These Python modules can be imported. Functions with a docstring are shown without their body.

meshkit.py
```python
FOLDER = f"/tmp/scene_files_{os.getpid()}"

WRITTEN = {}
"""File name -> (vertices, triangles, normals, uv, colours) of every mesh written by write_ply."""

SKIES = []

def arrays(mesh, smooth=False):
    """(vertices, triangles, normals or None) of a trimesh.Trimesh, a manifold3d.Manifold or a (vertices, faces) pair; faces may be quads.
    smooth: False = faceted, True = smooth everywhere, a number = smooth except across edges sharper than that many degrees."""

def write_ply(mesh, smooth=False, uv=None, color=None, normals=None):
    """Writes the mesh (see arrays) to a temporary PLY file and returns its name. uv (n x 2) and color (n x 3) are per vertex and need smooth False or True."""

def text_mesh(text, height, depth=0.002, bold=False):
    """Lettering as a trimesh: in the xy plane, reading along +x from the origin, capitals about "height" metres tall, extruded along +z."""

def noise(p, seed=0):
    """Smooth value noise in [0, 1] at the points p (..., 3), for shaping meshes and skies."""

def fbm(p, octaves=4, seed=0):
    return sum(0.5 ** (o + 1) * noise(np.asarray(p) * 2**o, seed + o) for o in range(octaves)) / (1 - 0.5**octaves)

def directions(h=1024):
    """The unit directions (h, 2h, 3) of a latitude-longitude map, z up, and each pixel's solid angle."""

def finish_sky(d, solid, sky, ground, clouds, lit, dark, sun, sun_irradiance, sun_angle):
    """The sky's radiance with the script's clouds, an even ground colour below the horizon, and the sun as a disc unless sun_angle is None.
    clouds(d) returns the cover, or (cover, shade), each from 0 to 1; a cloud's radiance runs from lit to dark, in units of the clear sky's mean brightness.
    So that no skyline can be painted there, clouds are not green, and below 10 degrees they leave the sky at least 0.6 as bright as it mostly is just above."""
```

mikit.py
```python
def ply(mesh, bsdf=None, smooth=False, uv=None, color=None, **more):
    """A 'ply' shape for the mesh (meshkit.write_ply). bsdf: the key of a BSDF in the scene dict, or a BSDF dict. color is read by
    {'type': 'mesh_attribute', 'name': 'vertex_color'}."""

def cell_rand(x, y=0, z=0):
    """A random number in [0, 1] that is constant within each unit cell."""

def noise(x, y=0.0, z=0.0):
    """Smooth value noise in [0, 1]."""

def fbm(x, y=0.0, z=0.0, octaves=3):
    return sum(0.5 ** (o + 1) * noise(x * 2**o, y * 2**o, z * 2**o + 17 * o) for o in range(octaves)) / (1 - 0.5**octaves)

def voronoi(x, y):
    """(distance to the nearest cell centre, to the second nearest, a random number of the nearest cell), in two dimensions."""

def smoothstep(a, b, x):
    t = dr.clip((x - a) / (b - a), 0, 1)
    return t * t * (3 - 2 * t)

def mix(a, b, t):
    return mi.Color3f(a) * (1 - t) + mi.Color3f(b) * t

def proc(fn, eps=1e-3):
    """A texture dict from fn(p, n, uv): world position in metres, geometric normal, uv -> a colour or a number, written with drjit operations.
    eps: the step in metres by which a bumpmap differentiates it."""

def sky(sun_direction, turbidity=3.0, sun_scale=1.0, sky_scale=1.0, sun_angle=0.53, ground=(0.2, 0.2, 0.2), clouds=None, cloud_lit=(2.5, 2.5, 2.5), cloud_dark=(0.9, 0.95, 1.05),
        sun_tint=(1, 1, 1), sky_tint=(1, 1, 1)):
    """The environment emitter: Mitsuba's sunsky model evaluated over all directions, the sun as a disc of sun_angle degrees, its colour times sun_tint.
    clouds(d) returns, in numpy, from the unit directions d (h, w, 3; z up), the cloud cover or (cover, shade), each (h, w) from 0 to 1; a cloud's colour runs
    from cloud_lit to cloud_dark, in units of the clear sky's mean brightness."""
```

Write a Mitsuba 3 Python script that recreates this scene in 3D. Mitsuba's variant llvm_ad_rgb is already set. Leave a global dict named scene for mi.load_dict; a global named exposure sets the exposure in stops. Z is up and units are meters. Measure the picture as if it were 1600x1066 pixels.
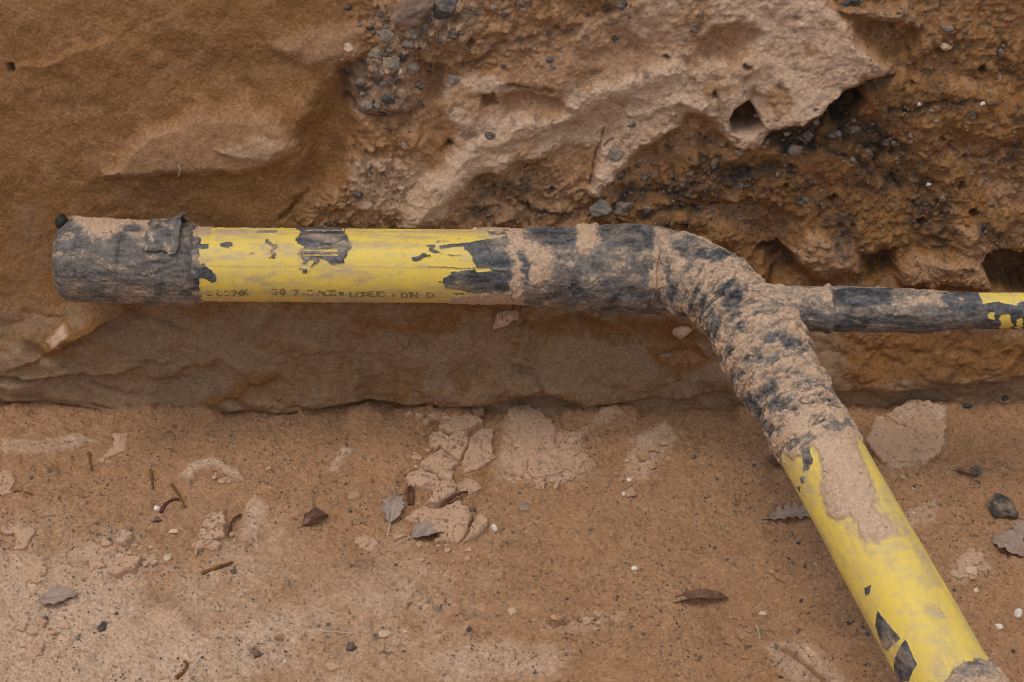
import math
import numpy as np, trimesh, drjit as dr, mitsuba as mi, mikit, meshkit
from mikit import noise, smoothstep, mix, fbm

T = mi.ScalarTransform4f
scene, labels = {}, {}

# ------------------------------------------------------------------ camera, sky, exposure
PITCH, FPX = math.radians(40.0), 2790.0
FWD = np.array([0, math.cos(PITCH), -math.sin(PITCH)])
DWN = np.array([0, -math.sin(PITCH), -math.cos(PITCH)])
EYE = -2.93 * FWD - 0.1176 * DWN
scene['camera'] = {'type': 'perspective', 'fov': 2 * math.degrees(math.atan(800 / FPX)), 'fov_axis': 'x', 'near_clip': 0.05, 'far_clip': 400.0,
                   'to_world': T().look_at(origin=EYE.tolist(), target=(EYE + FWD).tolist(), up=[0, 0, 1])}
scene['daylight'] = mikit.sky((-0.25, -0.12, 0.95), turbidity=4, sun_scale=0.34, sun_angle=24, clouds=lambda d: 1.0,
                              cloud_lit=(2.5, 2.5, 2.55), cloud_dark=(2.5, 2.5, 2.55))
exposure = 1.54

# ------------------------------------------------------------------ small tools
def ss(a, b, x):
    t = np.clip((x - a) / (b - a), 0, 1)
    return t * t * (3 - 2 * t)

TABLE2 = np.random.default_rng(9).random((512, 512)).astype(np.float32)
TABLE3 = np.random.default_rng(10).random((64, 64, 64)).astype(np.float32)

def lattice(p, seed, table):
    """smooth value noise from a wrapped table of random numbers, in as many dimensions as the table has"""
    n = table.ndim; size = table.shape[0]; off = np.random.default_rng(seed + 1).random(n) * size
    ii, tt = [], []
    for k in range(n):
        q = p[k] + off[k]; f = np.floor(q); t = (q - f).astype(np.float32)
        i = f.astype(np.int32) & (size - 1); ii.append((i, (i + 1) & (size - 1))); tt.append(t * t * (3 - 2 * t))
    if n == 2:
        a = table[ii[0][0], ii[1][0]]; b = table[ii[0][1], ii[1][0]]; c = table[ii[0][0], ii[1][1]]; d = table[ii[0][1], ii[1][1]]
        a = a + (b - a) * tt[0]; c = c + (d - c) * tt[0]
        return a + (c - a) * tt[1]
    z = []
    for k in (0, 1):
        a = table[ii[0][0], ii[1][0], ii[2][k]]; b = table[ii[0][1], ii[1][0], ii[2][k]]; c = table[ii[0][0], ii[1][1], ii[2][k]]; d = table[ii[0][1], ii[1][1], ii[2][k]]
        a = a + (b - a) * tt[0]; c = c + (d - c) * tt[0]
        z.append(a + (c - a) * tt[1])
    return z[0] + (z[1] - z[0]) * tt[2]

def octaves(p, table, octv, seed):
    return sum(.5 ** (o + 1) * lattice([q * 2 ** o for q in p], seed + 31 * o, table) for o in range(octv)) / (1 - .5 ** octv)

def fb(x, y, f, octv=4, seed=0):
    x, y = np.broadcast_arrays(np.asarray(x, float), np.asarray(y, float))
    return octaves([x * f, y * f], TABLE2, octv, seed)

def no(x, y, f, seed=0):
    x, y = np.broadcast_arrays(np.asarray(x, float), np.asarray(y, float))
    return lattice([x * f, y * f], seed, TABLE2)

def fb3(x, y, z, octv=3, seed=0):
    return octaves([x, y, z], TABLE3, octv, seed)

def ray(px, py):
    """direction towards a point of the 1600 x 1066 photograph, used only to measure where things stand"""
    return FWD + np.array([(px - 800) / FPX, 0, 0]) + (py - 533) / FPX * DWN

def sdf(x, y, pts):
    """signed distance to a polygon, negative inside"""
    p = np.asarray(pts, float)
    d2 = np.full(x.shape, 1e9); inside = np.zeros(x.shape, bool)
    for (ax, ay), (bx, by) in zip(p, np.roll(p, -1, 0)):
        ex, ey = bx - ax, by - ay
        t = np.clip(((x - ax) * ex + (y - ay) * ey) / (ex * ex + ey * ey + 1e-12), 0, 1)
        d2 = np.minimum(d2, (x - ax - t * ex) ** 2 + (y - ay - t * ey) ** 2)
        c = (ay > y) != (by > y)
        inside ^= c & (x < ax + (y - ay) * ex / (ey if abs(ey) > 1e-12 else 1e-12))
    d = np.sqrt(d2)
    return np.where(inside, -d, d)

def linedist(x, y, pts):
    p = np.asarray(pts, float); best = np.full(x.shape, 1e9)
    for (ax, ay), (bx, by) in zip(p[:-1], p[1:]):
        ex, ey = bx - ax, by - ay
        t = np.clip(((x - ax) * ex + (y - ay) * ey) / (ex * ex + ey * ey + 1e-12), 0, 1)
        best = np.minimum(best, np.hypot(x - ax - t * ex, y - ay - t * ey))
    return best

def graded(lo, hi, step, far, grow=1.22):
    mid = np.arange(lo, hi + step / 2, step)
    out, h = [], step
    while (not out or out[-1] < far):
        h = min(h * grow, .010) if not out or out[-1] < 1.1 else h * grow    # still fairly fine for a metre outside the frame
        out.append((out[-1] if out else 0) + h)
    out = np.array(out)
    return np.concatenate([lo - out[::-1], mid, hi + out])

def grid_faces(nr, nc):
    a = np.arange((nr - 1) * nc).reshape(nr - 1, nc)[:, :-1].ravel()
    return np.vstack([np.stack([a, a + 1, a + nc + 1], 1), np.stack([a, a + nc + 1, a + nc], 1)])

class Sheet:
    """soil surface over two coordinates in metres: relief D, tone U (see soil_tone), black V (humus, and shade painted into cavities)"""
    def __init__(self, xs, ys, warp, seed):
        self.xs, self.ys = xs, ys
        self.X, self.Y = np.meshgrid(xs, ys)
        X, Y = self.X, self.Y
        self.WX = X + warp * 2 * (fb(X, Y, 22, 4, seed + 1) - .5) + warp * .5 * (fb(X, Y, 110, 2, seed + 2) - .5)
        self.WY = Y + warp * 2 * (fb(X, Y, 22, 4, seed + 3) - .5) + warp * .5 * (fb(X, Y, 110, 2, seed + 4) - .5)
        self.D, self.U, self.V = (np.zeros(X.shape) for _ in range(3))
    def cut(self, pts, m):
        p = np.asarray(pts, float)
        i0, i1 = np.searchsorted(self.xs, [p[:, 0].min() - m, p[:, 0].max() + m])
        j0, j1 = np.searchsorted(self.ys, [p[:, 1].min() - m, p[:, 1].max() + m])
        return slice(max(j0, 0), j1 + 1), slice(max(i0, 0), i1 + 1)
    def mask(self, pts, soft, warp=1.0):
        k = self.cut(pts, soft + .04)
        x = self.X[k] + warp * (self.WX[k] - self.X[k]); y = self.Y[k] + warp * (self.WY[k] - self.Y[k])
        return k, ss(soft, -soft, sdf(x, y, pts))
    def blob(self, pts, soft, d=0, u=None, v=None, warp=1.0, k_u=1.0):
        k, m = self.mask(pts, soft, warp)
        self.D[k] += d * m
        if u is not None: self.U[k] += (u - self.U[k]) * m * k_u
        if v is not None: self.V[k] = np.maximum(self.V[k], v * m) if v > 0 else self.V[k] * (1 + v * m)
    def line(self, pts, w, d=0, u=None, v=None, warp=1.0, k_u=1.0):
        k = self.cut(pts, 4 * w + .03)
        x = self.X[k] + warp * (self.WX[k] - self.X[k]); y = self.Y[k] + warp * (self.WY[k] - self.Y[k])
        m = np.exp(-(linedist(x, y, pts) / w) ** 2)
        self.D[k] += d * m
        if u is not None: self.U[k] += (u - self.U[k]) * m * k_u
        if v is not None: self.V[k] = np.maximum(self.V[k], v * m)
    def step(self, pts, fall, d, side=1, warp=1.0):
        """a scarp along a line: full height d on the line, fading over 'fall' metres to its one side"""
        k = self.cut(pts, 3 * fall)
        x = self.X[k] + warp * (self.WX[k] - self.X[k]); y = self.Y[k] + warp * (self.WY[k] - self.Y[k])
        p = np.asarray(pts, float); best = np.full(x.shape, 1e9); sg = np.zeros(x.shape)
        for (ax, ay), (bx, by) in zip(p[:-1], p[1:]):
            ex, ey = bx - ax, by - ay
            t = np.clip(((x - ax) * ex + (y - ay) * ey) / (ex * ex + ey * ey), 0, 1)
            r = np.hypot(x - ax - t * ex, y - ay - t * ey)
            s = ((x - ax) * ey - (y - ay) * ex) * side / np.hypot(ex, ey)
            taper = 1.0
            sg = np.where(r < best, s, sg); best = np.minimum(best, r)
        end = np.minimum(np.hypot(x - p[0, 0], y - p[0, 1]), np.hypot(x - p[-1, 0], y - p[-1, 1]))
        edge = ss(-.0045, .0045, sg)
        self.D[k] += d * edge * np.exp(-best / fall) * ss(0, .05, end) * (best < 3 * fall)
    def sample(self, A, x, y):
        i = int(np.clip(np.searchsorted(self.xs, x) - 1, 0, len(self.xs) - 2)); j = int(np.clip(np.searchsorted(self.ys, y) - 1, 0, len(self.ys) - 2))
        a = (x - self.xs[i]) / (self.xs[i + 1] - self.xs[i]); b = (y - self.ys[j]) / (self.ys[j + 1] - self.ys[j])
        return (A[j, i] * (1 - a) + A[j, i + 1] * a) * (1 - b) + (A[j + 1, i] * (1 - a) + A[j + 1, i + 1] * a) * b

# ------------------------------------------------------------------ materials
OCHRE, BROWN, GREYB, PALE, HUMUS_AND_SHADE = (.204, .103, .039), (.294, .171, .097), (.252, .172, .113), (.425, .306, .226), (.030, .026, .026)

def soil_tone(u):
    """-0.4 damp grey brown, 0 ochre, 0.33 orange sand, 1 dry pale sand"""
    a = mix(GREYB, OCHRE, smoothstep(-.4, 0, u))
    a = mix(a, BROWN, smoothstep(0, .33, u))
    return mix(a, PALE, smoothstep(.33, 1.0, u))

def soil(grain, fleck, mottle):
    def fn(p, n, uv):
        g1, g2, g3 = noise(p.x * 610, p.y * 610, p.z * 610), noise(p.x * 230 + 9, p.y * 230, p.z * 230), noise(p.x * 45, p.y * 45 + 3, p.z * 45)
        g4 = noise(p.x * 340 + 20, p.y * 340, p.z * 340)
        c = soil_tone(uv.x + (g3 - .5) * .16 + (g2 - .5) * mottle) * (1 + grain * (.38 * (g1 - .5) + .52 * (g4 - .5) + .18 * (g2 - .5)) + .12 * (g3 - .5))
        sp = noise(p.x * 390 + 40, p.y * 390, p.z * 390)
        c = mix(c, HUMUS_AND_SHADE, smoothstep(.76, .90, sp) * fleck)
        c = mix(c, (.62, .50, .40), smoothstep(.83, .95, noise(p.x * 480, p.y * 480 + 70, p.z * 480)) * .6 * fleck)
        hm = dr.clip(uv.y * (.75 + .6 * g2), 0, 1)
        return mix(c, mi.Color3f(HUMUS_AND_SHADE) * (.7 + .9 * g1), hm)
    return fn

scene['soil_material'] = {'type': 'principled', 'base_color': mikit.proc(soil(1.0, .60, .07)), 'roughness': .95, 'specular': .15}
scene['bank_material'] = {'type': 'principled', 'base_color': mikit.proc(soil(.88, .42, .14)), 'roughness': .95, 'specular': .15}

def pipe_paint(p, n, uv):
    """uv.x: bitumen left on the plastic, uv.y: sand and dust lying on it (1 = closed crust, below .5 a film)"""
    g1, g2, g3 = noise(p.x * 600, p.y * 600, p.z * 600), noise(p.x * 170, p.y * 170, p.z * 170), noise(p.x * 40, p.y * 40, p.z * 40)
    f1, f2 = fbm(p.x * 55, p.y * 160, p.z * 160, 3), fbm(p.x * 300, p.y * 300 + 9, p.z * 300, 2)
    yel = mix((.66, .505, .075), (.60, .47, .12), g3)
    yel = mix(yel, (.46, .37, .24), smoothstep(.48, .78, f1) * .45 + smoothstep(.58, .80, f2) * .35)
    tar = mix((.022, .024, .029), (.098, .101, .116), smoothstep(.30, .70, f1 * .6 + f2 * .4)) * (.70 + .6 * g1)
    sand = mi.Color3f(.410, .292, .208) * (.50 + .40 * g1 + .40 * f2 + .2 * g2)
    sand = mix(sand, HUMUS_AND_SHADE, smoothstep(.78, .92, noise(p.x * 300 + 11, p.y * 300, p.z * 300)) * .6)
    c = mix(yel, tar, smoothstep(.32, .68, uv.x + (f2 - .5) * .50))
    film = mix(c, (.33, .262, .205), dr.clip(uv.y * 1.5 + (f2 - .5) * .5 * smoothstep(.02, .3, uv.y), 0, .80) * (.45 + .8 * f1))
    return mix(film, sand, smoothstep(.34, .80, uv.y + (f1 - .5) * .30 + (f2 - .5) * .65 + (g1 - .5) * .25))

scene['pipe_material'] = {'type': 'principled', 'base_color': mikit.proc(pipe_paint), 'roughness': .52, 'specular': .38}
scene['wrap_material'] = {'type': 'principled', 'base_color': mikit.proc(pipe_paint), 'roughness': .66, 'specular': .32}

def flat(c, var=.35, f=260.0, warm=None):
    def fn(p, n, uv):
        g = noise(p.x * f, p.y * f, p.z * f); h = noise(p.x * f * .22 + 5, p.y * f * .22, p.z * f * .22)
        k = mi.Color3f(c) * (1 - var + var * (g + h))
        return mix(k, warm, smoothstep(.42, .75, h * .6 + g * .4) * .80) if warm else k
    return fn

def simple(name, fn, rough=.85, spec=.2):
    scene[name] = {'type': 'twosided', 'bsdf': {'type': 'principled', 'base_color': mikit.proc(fn), 'roughness': rough, 'specular': spec}}

def print_ink(p, n, uv):
    w = noise(p.x * 260, p.y * 260, p.z * 260) * .6 + noise(p.x * 70 + 3, p.y * 70, p.z * 70) * .5
    return mix((.66, .52, .12), (.075, .07, .05), smoothstep(.22, .52, w) * .82)

simple('print_material', print_ink, .6)
simple('clay_material', flat((.450, .308, .218), .42, 420.0, (.37, .245, .168)), .95, .1)
simple('clod_material', flat((.40, .275, .18), .42, 380.0, (.27, .17, .10)), .95, .1)
simple('soil_crumb_material', flat((.215, .140, .080), .5, 380.0, (.12, .085, .06)), .95, .1)
simple('dark_stone_material', flat((.082, .077, .078), .9, 240.0, (.25, .18, .125)), .75, .3)
simple('grey_stone_material', flat((.20, .175, .155), .6, 240.0, (.30, .205, .14)), .8, .25)
simple('brown_stone_material', flat((.17, .118, .095), .6, 180.0, (.27, .18, .12)), .85, .2)
simple('white_stone_material', flat((.62, .58, .54), .35, 300.0), .6, .3)
simple('tan_stone_material', flat((.50, .38, .27), .3, 300.0), .8, .2)
simple('pink_clay_material', flat((.50, .33, .25), .35, 260.0), .9, .1)
simple('charcoal_material', flat((.020, .020, .022), .5, 400.0), .7, .3)
simple('grey_leaf_material', flat((.31, .245, .215), .4, 160.0, (.24, .17, .135)), .7, .25)
simple('brown_leaf_material', flat((.135, .072, .050), .5, 160.0, (.22, .14, .10)), .7, .25)
simple('twig_material', flat((.150, .075, .032), .5, 420.0), .8, .2)
simple('red_twig_material', flat((.10, .042, .030), .5, 420.0), .8, .2)
simple('straw_material', flat((.50, .43, .36), .3, 420.0), .7, .2)

# ------------------------------------------------------------------ the cut earth bank behind the pipe
LEAN = math.radians(12)
WN = np.array([0, -math.cos(LEAN), math.sin(LEAN)])
WT = np.array([0, math.sin(LEAN), math.cos(LEAN)])
TOP = 1.10                                                     # the bank is cut 1.1 m deep
def wall_xy(px, py):
    d = ray(px, py); t = -(EYE @ WN) / (d @ WN); P = EYE + t * d
    return P[0], P @ WT
def wp(*pts):
    return [wall_xy(a, b) for a, b in pts]

txs = graded(-.86, .86, .0020, 25)
tys = np.concatenate([np.arange(-.05, .76, .0020), np.linspace(.765, TOP + .3, 70), TOP + .3 + .05 * 1.28 ** np.arange(24)])
W = Sheet(txs, tys, .011, 100)
X, Y = W.X, W.Y
seam = wp((560, -60), (548, 60), (540, 190), (520, 255), (450, 345), (420, 470), (390, 640))
sx = np.interp(Y, [p[1] for p in seam[::-1]], [p[0] for p in seam[::-1]])
right = ss(-.03, .05, W.WX - sx)                               # lumpy, stony fill to the right of the seam
base_y = wall_xy(800, 470)[1]
upper = ss(base_y - .05, base_y + .06, W.WY + .06 * (fb(X, Y, 5, 3, 7) - .5))
crust0 = ss(.02, -.03, sdf(W.WX, W.WY, wp((690, 125), (860, 70), (1040, -30), (1300, 0), (1392, 112), (1200, 210), (1062, 168), (925, 305), (840, 250), (655, 352), (620, 340))))
rough = right * (.35 + .65 * upper) * (1 - .60 * crust0)
W.U += .09 + .16 * (fb(X, Y, 9, 4, 11) - .5) - .42 * (1 - upper) + .12 * right * upper - .24 * rough * ss(.0, .30, X)
W.D += .050 * (fb(X, Y, 3.1, 3, 21) - .5) + .030 * (fb(X, Y, 9, 3, 22) - .5) * (.35 + .65 * right)
bil = np.abs(2 * fb(W.WX, W.WY, 26, 3, 23) - 1)
W.D += rough * (.026 * (fb(X, Y, 17, 4, 24) - .5) + .011 * (bil - .25) * ss(.35, .6, fb(X, Y, 7, 2, 25)))
W.D += (.0045 + .010 * rough) * (fb(X, Y, 60, 3, 26) - .5)
# spade marks: long shallow strokes running down to the left on the lower face
stroke = fb(W.WX * .45 + W.WY * .9, W.WY * .35 - W.WX * .15, 26, 2, 27)
W.D += (1 - upper) * (.022 - .010 * right) * (np.abs(2 * stroke - 1) - .3)
W.U += (1 - upper) * .45 * (fb(X, Y, 13, 4, 28) - .5)
dk = fb(X, Y, 16, 4, 29)
W.V += rough * ss(.54, .76, dk) * .55 + (1 - right) * .16 * ss(.45, .75, fb(X, Y, 19, 5, 36)) * (.4 + fb(X, Y, 120, 2, 37))

# --- left, smooth ochre face
W.blob(wp((165, 268), (225, 205), (330, 172), (440, 182), (470, 215), (440, 248), (395, 268), (300, 272)), .013, .020, .42, k_u=.7)
W.blob(wp((340, 225), (400, 205), (450, 210), (425, 245), (375, 238)), .006, .006, .85, k_u=.7)
W.blob(wp((470, 290), (478, 210), (505, 150), (545, 120), (560, 200), (545, 250), (500, 300)), .020, -.032, .05, k_u=.6)
W.blob(wp((250, 60), (330, 80), (470, 75), (500, 130), (430, 170), (330, 165), (250, 120)), .030, -.010, .10, .10)
W.step(wp((5, 108), (90, 90), (190, 52)), .035, .010, 1)
W.blob(wp((430, 70), (480, 45), (560, 40), (560, 90), (480, 100)), .014, .010, .55, k_u=.7)
W.line(wp((440, 345), (462, 318), (482, 300)), .0035, -.010, .05)
W.blob(wp((8, 100), (20, 100), (20, 112), (8, 112)), .003, -.010, None, .6)
for a, b, c in ((60, 55, 30), (330, 120, 22), (120, 165, 25), (250, 310, 40), (390, 140, 20), (150, 300, 20)):
    W.blob(wp((a, b - c * .5), (a + c, b), (a, b + c * .5), (a - c, b)), .012, -.003, None, .18)
W.blob(wp((0, 300), (80, 310), (95, 480), (0, 520)), .03, 0, -.25, k_u=.7)

# --- stony band along the seam
W.blob(wp((585, 0), (760, -10), (740, 40), (680, 60), (640, 110), (655, 150), (640, 170), (560, 175), (535, 150), (545, 110), (600, 70)), .012, .010, .58, .42)
W.blob(wp((535, 100), (570, 85), (600, 130), (570, 165), (535, 165)), .010, -.02, None, .55)
W.blob(wp((660, 90), (700, 100), (695, 150), (665, 155)), .008, -.022, .25)

# --- big pale sand crust
crust = wp((690, 125), (745, 110), (800, 108), (860, 70), (960, 20), (1040, -30), (1270, -30), (1300, 5), (1335, 50), (1385, 100), (1392, 112), (1340, 110), (1315, 132),
           (1272, 172), (1222, 198), (1200, 205), (1195, 232), (1150, 226), (1105, 175), (1062, 168), (1030, 200), (985, 235), (955, 275), (925, 305), (930, 240),
           (880, 225), (840, 250), (790, 245), (755, 262), (700, 300), (655, 352), (625, 350), (660, 290), (700, 240), (715, 200), (690, 165))
W.blob(crust, .010, .009, .98, -1.0, k_u=.92)
W.step(wp((1262, -40), (1335, 50), (1402, 120)), .05, .013, 1)
W.step(wp((1400, 105), (1315, 132), (1272, 172), (1222, 200), (1180, 240)), .05, .016, 1)
W.step(wp((1110, 178), (1062, 166), (1000, 190)), .03, .008, 1)
W.step(wp((960, 270), (900, 320), (850, 260), (790, 250), (700, 300), (640, 360)), .03, .006, 1)
cm = W.mask(crust, .02); W.V[cm[0]] += cm[1] * .45 * ss(.66, .80, fb(W.X[cm[0]], W.Y[cm[0]], 55, 3, 34)); W.U[cm[0]] -= cm[1] * .45 * ss(.52, .72, fb(W.X[cm[0]], W.Y[cm[0]], 24, 4, 35))
W.blob(wp((800, 60), (850, 40), (960, 45), (1085, 62), (1098, 96), (1010, 118), (930, 150), (860, 160), (760, 175), (740, 150), (800, 130)), .016, -.004, .36, k_u=.62)
ridge_pts = wp((651, 352), (706, 254), (789, 199), (885, 176), (981, 128), (1084, 98))
W.line(ridge_pts, .016, .006, .98, k_u=.85)
W.step(wp((690, 262), (789, 190), (885, 166), (981, 118), (1070, 96)), .030, .011, 1, warp=1.3)
W.blob(wp((832, 225), (880, 195), (950, 165), (985, 150), (1000, 172), (960, 215), (930, 240), (880, 228)), .014, -.010, .70, k_u=.7)
W.blob(wp((545, 245), (600, 235), (660, 245), (680, 270), (640, 330), (560, 320)), .010, .008, .88, k_u=.75)
W.blob(wp((640, 300), (720, 240), (790, 230), (800, 260), (740, 280), (680, 350), (640, 350)), .008, .008, .90, k_u=.75)
W.blob(wp((870, 45), (960, 30), (1000, 70), (1035, 100), (950, 105), (860, 110), (840, 80)), .020, -.008, .45, k_u=.75)
W.blob(wp((785, 150), (830, 140), (870, 155), (900, 170), (850, 185), (790, 175)), .008, -.014, .30, k_u=.8)
W.blob(wp((755, 145), (775, 140), (780, 158), (757, 160)), .004, -.020, .2, .3)
W.line(wp((795, 127), (830, 133), (865, 138)), .004, -.010, .3)
W.blob(wp((1090, 75), (1110, 40), (1160, 32), (1192, 55), (1180, 70), (1150, 95), (1100, 95)), .010, -.026, .42, k_u=.8)
W.blob(wp((1060, 100), (1090, 80), (1095, 110), (1062, 110)), .010, -.010, .35, k_u=.7)
W.blob(wp((1100, 130), (1140, 135), (1170, 190), (1120, 180)), .020, .006)
# roll and scoop under the crust
W.line(wp((935, 300), (965, 262), (1010, 225), (1070, 178), (1095, 165)), .014, .014, .92, k_u=.9)
W.blob(wp((965, 290), (1010, 240), (1085, 185), (1125, 205), (1150, 235), (1090, 240), (1010, 300)), .016, -.013, .30, k_u=.75)
W.blob(wp((800, 250), (880, 232), (925, 245), (915, 300), (850, 270), (810, 285)), .018, -.010, .30, k_u=.7)
W.blob(wp((700, 310), (790, 255), (840, 270), (900, 300), (880, 345), (720, 350)), .018, -.006, .48, k_u=.6)
W.line(wp((944, 208), (938, 230), (930, 245), (922, 290)), .0016, -.005, None, .5, warp=.3)
W.line(wp((945, 232), (958, 222)), .0014, -.005, None, .5, warp=.3)
# burrow with its funnel, the shade in the hole painted in through V
W.blob(wp((1180, 135), (1205, 150), (1200, 190), (1175, 180), (1160, 160)), .010, -.014, .55, k_u=.5)
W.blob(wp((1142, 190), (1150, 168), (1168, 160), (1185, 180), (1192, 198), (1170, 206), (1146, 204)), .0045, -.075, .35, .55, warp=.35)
W.blob(wp((1155, 206), (1185, 210), (1192, 232), (1160, 228)), .008, .008, .85)
# --- right, dark crumbly soil
W.blob(wp((1300, -40), (1620, -40), (1620, 160), (1400, 115), (1345, 40)), .012, -.022, .30, k_u=.4)
W.blob(wp((1310, 10), (1420, 10), (1435, 40), (1370, 35)), .006, .020, .42, .25)
W.blob(wp((1330, 40), (1400, 45), (1435, 45), (1430, 70), (1390, 90), (1350, 70)), .010, -.024, .12)
W.blob(wp((1285, 170), (1310, 150), (1345, 140), (1355, 165), (1320, 190), (1280, 195)), .007, -.045, None, .75)  # cavity, blackened inside through V
W.blob(wp((1310, 125), (1360, 118), (1395, 120), (1360, 150), (1320, 150)), .008, -.010, .2, .6)
W.blob(wp((1190, 205), (1275, 180), (1340, 180), (1400, 215), (1420, 245), (1340, 250), (1290, 235), (1240, 245), (1200, 240)), .014, -.012, None, .70)
W.blob(wp((1130, 250), (1230, 255), (1250, 280), (1180, 300), (1090, 320), (1010, 330), (950, 345), (960, 310), (1050, 280)), .014, -.008, None, .62)
W.blob(wp((1380, 160), (1530, 150), (1530, 170), (1440, 180), (1390, 185)), .012, 0, None, .45)
W.blob(wp((1470, 190), (1560, 230), (1600, 215), (1600, 270), (1540, 300), (1475, 240)), .016, -.018, .28, k_u=.7)
W.blob(wp((1350, 240), (1420, 260), (1440, 310), (1390, 300)), .016, -.016, .30, .3)
W.blob(wp((1540, 280), (1620, 280), (1620, 330), (1540, 330)), .02, -.014, .45, k_u=.7)
W.blob(wp((1000, 340), (1080, 320), (1180, 330), (1260, 350), (1220, 400), (1180, 380), (1100, 345)), .012, -.02, .2, .15)
W.blob(wp((1190, 405), (1215, 395), (1245, 408), (1250, 440), (1205, 448)), .010, -.045, .2, .45)  # cavity behind the bend, its shadow painted in through V
W.blob(wp((1270, 370), (1330, 385), (1340, 430), (1270, 440), (1240, 400)), .016, .022, .72, k_u=.6)
W.blob(wp((1405, 425), (1430, 395), (1480, 395), (1535, 400), (1540, 445), (1410, 445)), .010, .030, .66, k_u=.6)
W.blob(wp((1350, 410), (1400, 395), (1405, 430), (1365, 440)), .010, -.035, None, .45)
W.blob(wp((1532, 405), (1560, 390), (1640, 385), (1640, 470), (1545, 450)), .006, -.080, .3, .45)  # deep cavity, darkened by shade painted into V
W.blob(wp((1485, 350), (1530, 345), (1545, 390), (1500, 400)), .012, .018, .70, k_u=.5)
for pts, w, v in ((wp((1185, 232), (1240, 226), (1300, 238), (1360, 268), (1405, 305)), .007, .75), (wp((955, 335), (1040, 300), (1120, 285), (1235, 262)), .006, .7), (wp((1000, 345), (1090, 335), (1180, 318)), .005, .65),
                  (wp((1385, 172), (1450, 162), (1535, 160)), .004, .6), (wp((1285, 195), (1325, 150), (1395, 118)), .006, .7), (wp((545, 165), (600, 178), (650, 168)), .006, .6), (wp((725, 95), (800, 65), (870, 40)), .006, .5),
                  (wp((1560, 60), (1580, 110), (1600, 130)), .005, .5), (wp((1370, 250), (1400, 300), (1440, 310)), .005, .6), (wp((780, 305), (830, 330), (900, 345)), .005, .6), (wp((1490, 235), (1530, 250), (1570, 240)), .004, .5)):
    W.line(pts, w, -.006, None, v, warp=1.6)
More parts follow.
